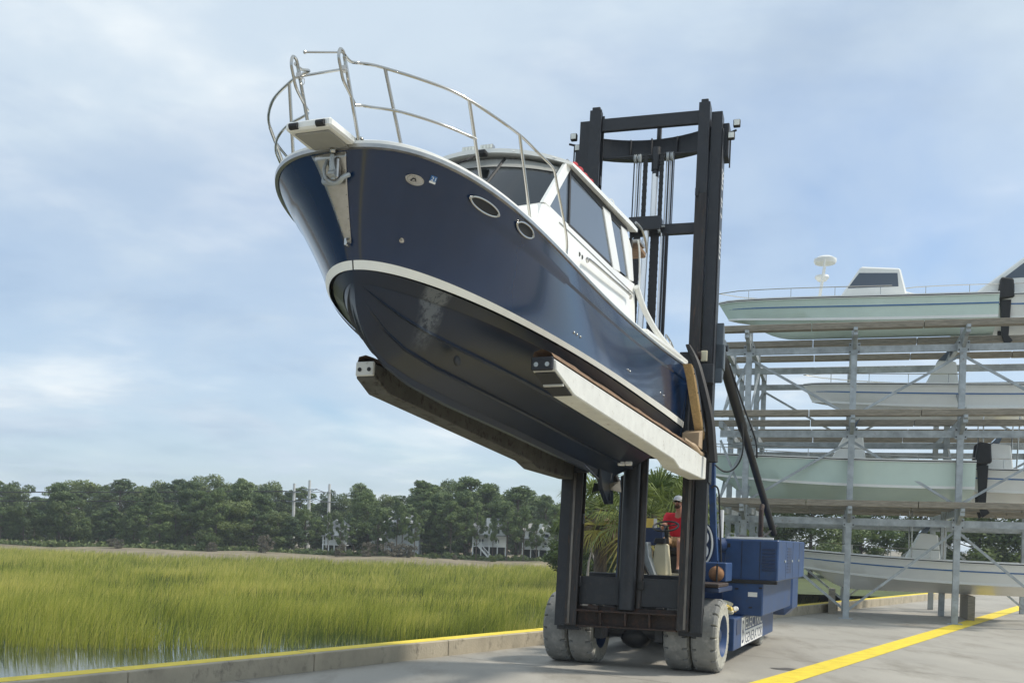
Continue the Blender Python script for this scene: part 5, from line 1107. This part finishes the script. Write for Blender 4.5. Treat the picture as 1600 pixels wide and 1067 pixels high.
G().tube(smoothpath([(lf[0] - .09, lf[1] - .03, 2.03), (lf[0] - .05, lf[1] - .03, 1.75), (lf[0] + .10, lf[1] - .03, 1.46)], 6), .02, 8).build('hose', M['rubber'], fk, CH, smooth=True)
ic = CH.inv(at(1016, 835, 19.0)); cb_('rear_console', M['blue2'], ic[0] - .22, ic[0] + .22, ic[1], ic[1] + .3, ic[2] - .2, ic[2] + .14)
cb_('warning_label', M['sticky'], ic[0] - .09, ic[0] + .06, ic[1] - .008, ic[1] - .001, ic[2] + .13, ic[2] + .30, 0); cb_('warning_label', M['paper'], ic[0] + .06, ic[0] + .12, ic[1] - .008, ic[1] - .001, ic[2] + .13, ic[2] + .30, 0)
DX, DY = .235, 1.85
cb_('seat_base', M['rubber'], DX - .26, DX + .26, DY - .28, DY + .22, 1.50, 1.84, .04); cb_('seat', M['rubber'], DX - .25, DX + .25, DY - .32, DY + .22, 1.842, 1.96, .05)
sb = G().hexa([(DX - .24, DY + .16, 1.97), (DX + .24, DY + .16, 1.97), (DX + .24, DY + .27, 1.97), (DX - .24, DY + .27, 1.97)], [(DX - .20, DY + .30, 2.42), (DX + .20, DY + .30, 2.42), (DX + .20, DY + .38, 2.42), (DX - .20, DY + .38, 2.42)]).build('seat_back', M['rubber'], fk, CH, bevel=.03)
# ================================================================== DRIVER
man = empty('person', CH, 'forklift driver in red t-shirt, white cap and sunglasses sitting behind the steering wheel', 'person')
def skinmesh(name, verts, edges, radii, m, parent, fr, root=0, sub=2):
    root_fr = ROOTS[parent.name]; V = root_fr.inv(fr(np.array(verts)))
    me = bpy.data.meshes.new(name); me.from_pydata(V.tolist(), edges, []); o = bpy.data.objects.new(name, me); COL.objects.link(o)
    md = o.modifiers.new('skin', 'SKIN'); 
    for i, r in enumerate(radii):
        sv = me.skin_vertices[0].data[i]; sv.radius = r if hasattr(r, '__len__') else (r, r); sv.use_root = (i == root)
    ms = o.modifiers.new('sub', 'SUBSURF'); ms.levels = sub; ms.render_levels = sub
    bpy.context.view_layer.update(); ev = o.evaluated_get(bpy.context.evaluated_depsgraph_get()); nm = bpy.data.meshes.new_from_object(ev)
    o.modifiers.clear(); o.data = nm; nm.materials.clear(); nm.materials.append(m)
    for p in nm.polygons: p.use_smooth = True
    o.parent = parent; ROOTS[o.name] = root_fr; return o
hx, hy, hz = DX, DY, 2.05
V = dict(pel=(hx, hy, hz), wai=(hx, hy + .03, hz + .17), chs=(hx, hy + .03, hz + .38), nb=(hx, hy + .01, hz + .52), nk=(hx, hy - .02, hz + .59), hd0=(hx - .01, hy - .05, hz + .66), hd1=(hx - .015, hy - .045, hz + .76),
 sl=(hx - .19, hy + .01, hz + .47), el=(hx - .26, hy - .17, hz + .24), wl=(hx - .17, hy - .40, hz + .30), hl=(hx - .15, hy - .47, hz + .325),
 sr=(hx + .19, hy + .01, hz + .47), er=(hx + .25, hy - .04, hz + .20), wr=(hx + .12, hy - .22, hz + .09), hr=(hx + .09, hy - .29, hz + .075),
 tl=(hx - .10, hy - .04, hz - .01), kl=(hx - .20, hy - .43, hz + .03), al=(hx - .22, hy - .48, hz - .40), fl=(hx - .22, hy - .62, hz - .50), hel=(hx - .22, hy - .46, hz - .50),
 tr=(hx + .10, hy - .04, hz - .01), kr=(hx + .13, hy - .46, hz + .02), ar=(hx + .14, hy - .48, hz - .40), fr_=(hx + .14, hy - .62, hz - .50), her=(hx + .14, hy - .46, hz - .50))
def chainmesh(name, keys, edges, rad, m, root=0, sub=2): 
    ix = {k_: i for i, k_ in enumerate(keys)}; return skinmesh(name, [V[k_] for k_ in keys], [(ix[a], ix[b_]) for a, b_ in edges], [rad[k_] for k_ in keys], m, man, CH, root, sub)
R_ = dict(pel=(.15, .11), wai=(.15, .105), chs=(.16, .11), nb=(.09, .07), nk=(.052, .055), hd0=(.062, .072), hd1=(.074, .09), sl=.062, el=.044, wl=.03, hl=.036, sr=.062, er=.044, wr=.03, hr=.036, tl=.085, kl=.06, al=.042, fl=.035, hel=.038, tr=.085, kr=.06, ar=.042, fr_=.035, her=.038)
body = chainmesh('body', list(V), [('pel', 'wai'), ('wai', 'chs'), ('chs', 'nb'), ('nb', 'nk'), ('nk', 'hd0'), ('hd0', 'hd1'), ('chs', 'sl'), ('sl', 'el'), ('el', 'wl'), ('wl', 'hl'), ('chs', 'sr'), ('sr', 'er'), ('er', 'wr'), ('wr', 'hr'), ('pel', 'tl'), ('tl', 'kl'), ('kl', 'al'), ('al', 'fl'), ('al', 'hel'), ('pel', 'tr'), ('tr', 'kr'), ('kr', 'ar'), ('ar', 'fr_'), ('ar', 'her')], R_, M['skin'])
V['msl'] = tuple((np.array(V['sl']) * .38 + np.array(V['el']) * .62)); V['msr'] = tuple((np.array(V['sr']) * .38 + np.array(V['er']) * .62)); V['hem'] = (hx, hy, hz + .04)
R2 = dict(hem=(.175, .135), wai=(.172, .128), chs=(.185, .13), nb=(.085, .075), sl=.082, msl=.068, sr=.082, msr=.068)
chainmesh('t_shirt', list(R2), [('hem', 'wai'), ('wai', 'chs'), ('chs', 'nb'), ('chs', 'sl'), ('sl', 'msl'), ('chs', 'sr'), ('sr', 'msr')], R2, M['red'])
V['mkl'] = tuple(np.array(V['tl']) * .12 + np.array(V['kl']) * .88); V['mkr'] = tuple(np.array(V['tr']) * .12 + np.array(V['kr']) * .88)
R3 = dict(pel=(.17, .125), tl=.108, mkl=.082, tr=.108, mkr=.082)
chainmesh('shorts', list(R3), [('pel', 'tl'), ('tl', 'mkl'), ('pel', 'tr'), ('tr', 'mkr')], R3, M['khaki'])
for k_ in ('l', 'r'):
    A = V['h' + ('el' if k_ == 'l' else 'er')]; B = V['fl' if k_ == 'l' else 'fr_']; G().hexa([(A[0] - .045, A[1] + .05, A[2] - .04), (A[0] + .045, A[1] + .05, A[2] - .04), (B[0] + .045, B[1] - .05, B[2] - .04), (B[0] - .045, B[1] - .05, B[2] - .04)], [(A[0] - .04, A[1] + .04, A[2] + .07), (A[0] + .04, A[1] + .04, A[2] + .07), (B[0] + .035, B[1] - .03, B[2] + .03), (B[0] - .035, B[1] - .03, B[2] + .03)]).build('shoe', M['rubber'], man, CH, bevel=.012)
hc = np.array([hx - .013, hy - .05, hz + .735])
G().ball(hc + (0, -.092, -.025), .02, (.7, .8, 1.2), 8, 6).build('nose', M['skin'], man, CH, smooth=True)
for s in (-1, 1): G().ball(hc + (s * .082, .0, -.02), .026, (.35, .7, 1.1), 8, 6).build('ear', M['skin'], man, CH, smooth=True)
G().ball(hc + (0, -.055, -.085), .055, (1.05, .75, .75), 12, 8).build('beard', mat('brown beard', (.06, .035, .022), .9), man, CH, smooth=True)
G().ball(hc + (0, -.094, -.066), .018, (1.3, .4, .4), 8, 5).build('mouth', mat('lips', (.34, .13, .10), .5), man, CH, smooth=True)
sgl = G()
for s in (-1, 1): sgl.ball(hc + (s * .034, -.090, .008), .027, (1.05, .35, .8), 10, 6); sgl.box(hc[0] + s * .062, hc[0] + s * .082, hc[1] - .085, hc[1] + .01, hc[2] + .008, hc[2] + .018) if s > 0 else sgl.box(hc[0] - .082, hc[0] - .062, hc[1] - .085, hc[1] + .01, hc[2] + .008, hc[2] + .018)
sgl.box(hc[0] - .02, hc[0] + .02, hc[1] - .102, hc[1] - .092, hc[2] + .008, hc[2] + .018); sgl.build('sunglasses', M['rubber'], man, CH, smooth=True)
cpm = mat('light grey cap cloth', (.55, .55, .56), .9, var=.06)
cv = []
for i_ in range(7):
    th_ = i_ / 6 * 1.45; cv.append([(hc[0] + .092 * math.sin(th_ + .06) * math.cos(a), hc[1] + .005 + .108 * math.sin(th_ + .06) * math.sin(a), hc[2] + .025 + .092 * math.cos(th_)) for a in np.linspace(0, 2 * math.pi, 22)])
cp = G().grid(np.array(cv)).build('cap', cpm, man, CH, smooth=True)
bv = [[(hc[0] + .078 * math.cos(a) * q, hc[1] - .02 - .10 * math.sin(a) * q - .04, hc[2] + .045 - .018 * q * abs(math.cos(a)) - .012 * q) for a in np.linspace(0, math.pi, 12)] for q in (.5, .8, 1.15)]
br = G().grid(np.array(bv)).build('cap_brim', cpm, cp, CH, smooth=True); br.modifiers.new('t', 'SOLIDIFY').thickness = .006
def hand(w_, h_, curl, nm):
    w_ = np.array(w_, float); h_ = np.array(h_, float); d = h_ - w_; d /= np.linalg.norm(d); sx = np.cross(d, [0, 0, 1.]); sx /= np.linalg.norm(sx); up = np.cross(sx, d)
    for k_ in range(4):
        b0 = h_ + sx * (k_ - 1.5) * .019 + d * .012; L = (.055, .066, .062, .048)[k_]
        p = [b0 - d * .02, b0 + d * L * .45 - up * .012 * curl, b0 + d * L * .62 - up * .035 * curl, b0 + d * L * .45 - up * .055 * curl]
        G().tube(smoothpath(p, 3), [.0095] * 9 + [.007], 7).build('finger', M['skin'], man, CH, smooth=True)
    sgn = 1 if nm == 'l' else -1
    p = [h_ - d * .03 + sx * sgn * .02, h_ + sx * sgn * .042 - up * .01, h_ + d * .03 + sx * sgn * .045 - up * .03]; G().tube(smoothpath(p, 3), [.011] * 6 + [.008], 7).build('thumb', M['skin'], man, CH, smooth=True)
hand(V['wl'], V['hl'], 1.0, 'l'); hand(V['wr'], V['hr'], .5, 'r')
# ================================================================== BOAT RACK AND STORED BOATS
RK0 = at(1120, 850, 31.0); RKF = yawfr((RK0[0], 31.0, 0), .30)      # x to the right along the rack front, y to the back
rk = empty('boat_rack', RKF, 'tall open galvanised steel rack holding stored boats behind the forklift', 'boat rack')
def xr(px, Y=31.0): return fin(RKF, px, 700, y=0.0)[0]
posts = [xr(1124), xr(1166), xr(1330), xr(1500), xr(1680)]
lev = [3.35, 5.65, 8.15]
def zr(px, py): return fin(RKF, px, py, y=0.0)[2]
lev = [zr(1166, 783), zr(1166, 650), zr(1166, 522)]
for i_, x in enumerate(posts):
    for j, y in enumerate((0, 3.6, 7.2)):
        if i_ == 0 and j == 0: continue
        zt = lev[2] + .05
        g = G(); w_ = .085; g.box(x - w_, x + w_, y - .09, y - .08, -.3, zt); g.box(x - w_, x + w_, y + .08, y + .09, -.3, zt); g.box(x - .008, x + .008, y - .08, y + .08, -.3, zt); g.build('post', M['galv'], rk, RKF)
    for z in lev:     # cantilever arms front to back
        G().box(x - .06, x + .06, -1.1 if i_ else .2, 7.4, z - .32, z - .12).build('arm', M['galv'], rk, RKF)
        if i_: G().prism([(x - .05, -1.2, z - .12), (x - .05, -1.2, z - .2), (x - .05, .1, z - .62), (x - .05, .1, z - .12)], (.1, 0, 0)).build('arm_bracket', M['galv'], rk, RKF)
for z in lev:
    for y in (-.85, 1.6, 4.2, 6.6):
        x = posts[0] - .4
        while x < posts[-1]:
            L = min(3.0, posts[-1] - x); G().box(x, x + L - .02, y - .14, y + .14, z - .119 + .004 * (int(x) % 2), z + .06).build('timber_bunk', M['woodg'], rk, RKF, bevel=.01); x += L
    for y in (.12, 3.72, 7.32): G().box(posts[0], posts[-1], y - .03, y + .03, z - .62, z - .42).build('beam', M['galv'], rk, RKF)
for i_ in range(len(posts) - 1):
    for k_, z in enumerate([.2] + lev[:-1]):
        z1 = ([.2] + lev)[k_ + 1] - .7
        for y in (.2, 7.0):
            a, b_ = (posts[i_], posts[i_ + 1]); 
            if (i_ + k_) % 2 == 0 or i_ == 0: G().bar((a, y, z), (b_, y, z1), .07, .07).build('brace', M['galv'], rk, RKF)
            if (i_ + k_) % 2 or i_ == 0: G().bar((a, y + .08, z1), (b_, y + .08, z), .07, .07).build('brace', M['galv'], rk, RKF)
for i_, x in enumerate(posts[1:]):
    for z in lev:
        pl_ = G().box(x - .16, x + .16, -.105, -.092, z - .68, z - .36).build('gusset_plate', M['galv'], rk, RKF)
        for dx_ in (-.12, .12):
            for dz_ in (-.62, -.42): G().box(x + dx_ - .018, x + dx_ + .018, -.125, -.1055, z + dz_ - .018, z + dz_ + .018).build('bolt', M['worn'], pl_, RKF)
    G().box(x - .2, x + .2, -.2, .2, -.02, .02).build('base_plate', M['galv'], rk, RKF)
for i_ in range(len(posts)):
    for k_, z in enumerate(lev[:-1]): G().bar((posts[i_] + .05, .1, z), (posts[i_] + .05, 3.6, lev[k_ + 1] - .6), .06, .06).build('brace', M['galv'], rk, RKF)
# stored boats, bows to the left-front
def stored(label, x, y, z, L, beam, dep, mh, yaw, top='console', deckm='white', stripem=None):
    stripem = stripem or M['decal']
    fr0 = Fr(RKF([x, y, z]), RKF.R[:, 0] * math.cos(yaw) + RKF.R[:, 1] * math.sin(yaw), RKF.R[:, 1] * math.cos(yaw) - RKF.R[:, 0] * math.sin(yaw), RKF.R[:, 2])
    t = empty('powerboat', fr0, label, 'boat', 'boats stored on the rack')
    n = 26; S_ = np.linspace(0, 1, n); b = beam / 2 * np.power(np.clip(1 - S_ ** 2.6, 0, 1), .62) * (.93 + .07 * S_); hs_ = dep * (.92 + .22 * S_ ** 2)
    bc = b * (.88 - .25 * S_ ** 3); hc_ = dep * (.33 + .32 * S_ ** 2.5); hk = dep * np.where(S_ > .72, ((S_ - .72) / .28) ** 2 * .75, 0)
    sx = L * (S_ - 1) ; sxc = sx - .04 * L * S_ ** 3; sxk = sx - .10 * L * S_ ** 4
    def rws(bb, xx, hh, s): return np.stack([xx * -1 * -1, bb * s, hh], 1)
    R1 = lambda s: rws(b, -sx - L, hs_, s)
    def P(bb, xx, hh, s): return np.stack([-(xx + L), bb * s, hh], 1)      # bow towards -x
    g = G(); 
    for s in (1, -1):
        top_, ch_, ke_ = P(b, sx, hs_, s), P(bc, sxc, hc_, s), P(b * 0, sxk, hk, s); mid = (top_ + ch_) / 2 ; mid[:, 1] = (top_[:, 1] * .42 + ch_[:, 1] * .58)
        g.grid(np.array([top_, mid, ch_, ke_]), flip=s < 0)
    g.add([(0, -b[0], hs_[0]), (0, b[0], hs_[0]), (0, bc[0], hc_[0]), (0, 0, hk[0]), (0, -bc[0], hc_[0])], [(0, 1, 2, 3, 4)])
    g.build('hull', mh, t, fr0, smooth=True, angle=40)
    g = G()
    for s in (1, -1):
        A = P(b + .03, sx, hs_ - .03, s); B_2 = P(b + .03, sx, hs_ + .05, s); C2 = P(np.maximum(b - .12, 0), sx, hs_ + .06, s); g.grid(np.array([A, B_2, C2]), flip=s < 0)
    g.build('gunwale', M['white'], t, fr0, smooth=True)
    g = G(); g.grid(np.array([P(b * f_, sx, hs_ * (1 if True else .9) - .0 + .02 * (1 - f_ * f_), 1) for f_ in np.linspace(-1, 1, 5)])); g.build('deck', M[deckm], t, fr0)
    for s in (1, -1):
        A = P(bc + .012, sxc, hc_ - .03, s); B_2 = P(bc + .012, sxc, hc_ + .05, s); G().grid(np.array([A, B_2])).build('chine_stripe', M['white'], t, fr0)
    for s in (1, -1):
        G().grid(np.array([P(b + .033, sx, hs_ - .012, s), P(b + .033, sx, hs_ + .018, s)])).build('rub_strake', M['rubber'], t, fr0)
        if top != 'console' or mh is M['white']:
            b1 = (b * .55 + bc * .45) + .01; G().grid(np.array([P(b1, sx * .5 + sxc * .5, hs_ * .62 + hc_ * .38, s), P(b1, sx * .5 + sxc * .5, hs_ * .56 + hc_ * .44, s)])).build('hull_stripe', stripem, t, fr0)
        rp = [P(b, sx, hs_ + .33, s)[i_] * [1, .93, 1] for i_ in range(9, n, 2)]; G().tube(rp, .014, 6).build('bow_rail', M['steel'], t, fr0, smooth=True)
        for i_ in (10, 14, 18, 22): p_ = P(b, sx, hs_, s)[i_] * [1, .93, 1]; G().tube([p_, p_ + (0, 0, .33)], .011, 5).build('rail_post', M['steel'], t, fr0)
    for s in ((-.35, .35) if L > 7.1 else (0,)):
        ob = G().hexa([(.05, s - .17, dep * .9), (.05, s + .17, dep * .9), (.50, s + .15, dep * .95), (.50, s - .15, dep * .95)], [(.12, s - .15, dep + .55), (.12, s + .15, dep + .55), (.46, s + .12, dep + .5), (.46, s - .12, dep + .5)]).build('outboard', M['rubber'] if L > 7.5 else M['paper'], t, fr0, bevel=.04)
        G().prism([(.12, s - .05, dep * .9), (.42, s - .05, dep * .9), (.38, s - .05, -.1), (.5, s - .05, -.25), (.3, s - .05, -.4), (.2, s - .05, -.1)], (0, .1, 0)).build('outboard_leg', M['rubber'], ob, fr0, bevel=.01); ROOTS[ob.name] = fr0
    cx = -L * .42
    if top in ('ttop', 'console'):
        G().prism([(cx - .5, -.4, dep), (cx + .5, -.4, dep), (cx + .4, -.4, dep + .75), (cx - .1, -.4, dep + .8)], (0, .8, 0)).build('console', M['white'], t, fr0, bevel=.03)
        G().prism([(cx - .12, -.36, dep + .8), (cx + .1, -.36, dep + .8), (cx + .3, -.36, dep + 1.25)], (0, .72, 0)).build('windscreen', M['tint'], t, fr0)
        if top == 'ttop':
            for sx_ in (-.35, .55):
                for s in (-.55, .55): G().tube([(cx + sx_, s, dep), (cx + sx_ * 1.1, s * 1.05, dep + 1.75)], .022, 6).build('top_post', M['steel'], t, fr0)
            G().box(cx - .9, cx + 1.1, -.85, .85, dep + 1.75, dep + 1.82).build('hard_top', M['white'], t, fr0, bevel=.03)
    if top == 'cabin':
        G().prism([(-L * .72, -b[4] * .7, dep), (-L * .25, -b[4] * .7, dep), (-L * .28, -b[4] * .7, dep + 1.1), (-L * .52, -b[4] * .7, dep + 1.15)], (0, b[4] * 1.4, 0)).build('cabin', M['white'], t, fr0, bevel=.05)
        G().prism([(-L * .60, -b[4] * .705, dep + .5), (-L * .32, -b[4] * .705, dep + .55), (-L * .33, -b[4] * .705, dep + .95), (-L * .52, -b[4] * .705, dep + .98)], (0, b[4] * 1.41, 0)).build('cabin_window', M['tint'], t, fr0)
    if top == 'radar':
        for s in (-.45, .45): G().tube([(-L * .62, s, dep), (-L * .60, s, dep + 1.3)], .03, 6).build('mast_leg', M['white'], t, fr0)
        G().lathe([(0, 0), (0, .30), (.05, .34), (.14, .34), (.22, .2), (.22, 0)], (-L * .60, 0, dep + 1.28), 'z', 24).build('radar_dome', M['white'], t, fr0, smooth=True)
        G().lathe([(0, 0), (.0, .14), (.10, .22), (.16, .2), (.2, 0)], (-L * .61, .1, dep + .78), 'z', 20).build('spotlight', M['white'], t, fr0, smooth=True)
        G().prism([(-L * .55, -.6, dep), (-L * .3, -.6, dep), (-L * .33, -.6, dep + .9), (-L * .47, -.6, dep + 1.0)], (0, 1.2, 0)).build('cabin', M['white'], t, fr0, bevel=.05)
        G().prism([(-L * .515, -.605, dep + .35), (-L * .335, -.605, dep + .35), (-L * .34, -.605, dep + .75), (-L * .475, -.605, dep + .8)], (0, 1.21, 0)).build('cabin_window', M['tint'], t, fr0)
    return t
bx = xr(1112)
stored('pale mint green boat with a radar dome on the top tier of the rack', bx + 7.9, 1.6, lev[2] + .10, 8.0, 2.5, 1.05, M['mint'], .0, 'radar')
stored('pale mint green boat with a console on the lowest tier of the rack', bx + 7.4, 1.3, lev[0] + .10, 8.2, 2.5, 1.25, M['mint'], .0, 'console')
stored('white centre console boat with a hard top at the right end of the middle tier', posts[3] + 2.6, 2.6, lev[1] + .10, 7.0, 2.4, 1.05, M['white'], .0, 'console')
stored('white cabin boat on the top tier at the right end of the rack', posts[3] + 5.6, 2.2, lev[2] + .10, 7.4, 2.5, 1.1, M['white'], .0, 'cabin')
stored('white boat with a hard top on the lowest tier at the right end', posts[3] + 4.2, 2.2, lev[0] + .10, 7.2, 2.4, 1.05, M['white'], .0, 'ttop')
stored('white boat resting on the ground under the rack, beside the blue engine box', posts[1] + 8.2, 3.0, .75, 7.0, 2.4, 1.05, M['white'], .0, 'ttop')
tr_ = empty('boat_trailer', RKF, 'low galvanised trailer cradle under the boat on the ground', 'trailer')
for x in (posts[1] + 2.6, posts[1] + 6.6): G().box(x - .1, x + .1, 2.0, 4.0, -.3, .72).build('cradle', M['woodg'], tr_, RKF)
# yard floor under rack
g = G(); g.grid([[(x, y, -.015) for x in (posts[0] - 4, posts[-1] + 60)] for y in (-2, 12)]); 
print('objects', len(bpy.data.objects))

# ================================================================== AIR
hz = bpy.data.materials.new('thin haze'); hz.use_nodes = True; t = hz.node_tree; t.nodes.clear()
pv = t.nodes.new('ShaderNodeVolumePrincipled'); pv.inputs['Density'].default_value = .0006; pv.inputs['Color'].default_value = (.80, .88, .95, 1); mo = t.nodes.new('ShaderNodeOutputMaterial'); t.links.new(pv.outputs[0], mo.inputs['Volume'])
hb_ = G().box(-260, 260, -40, 420, -3.2, 16).build('haze', hz); hb_['kind'] = 'stuff'
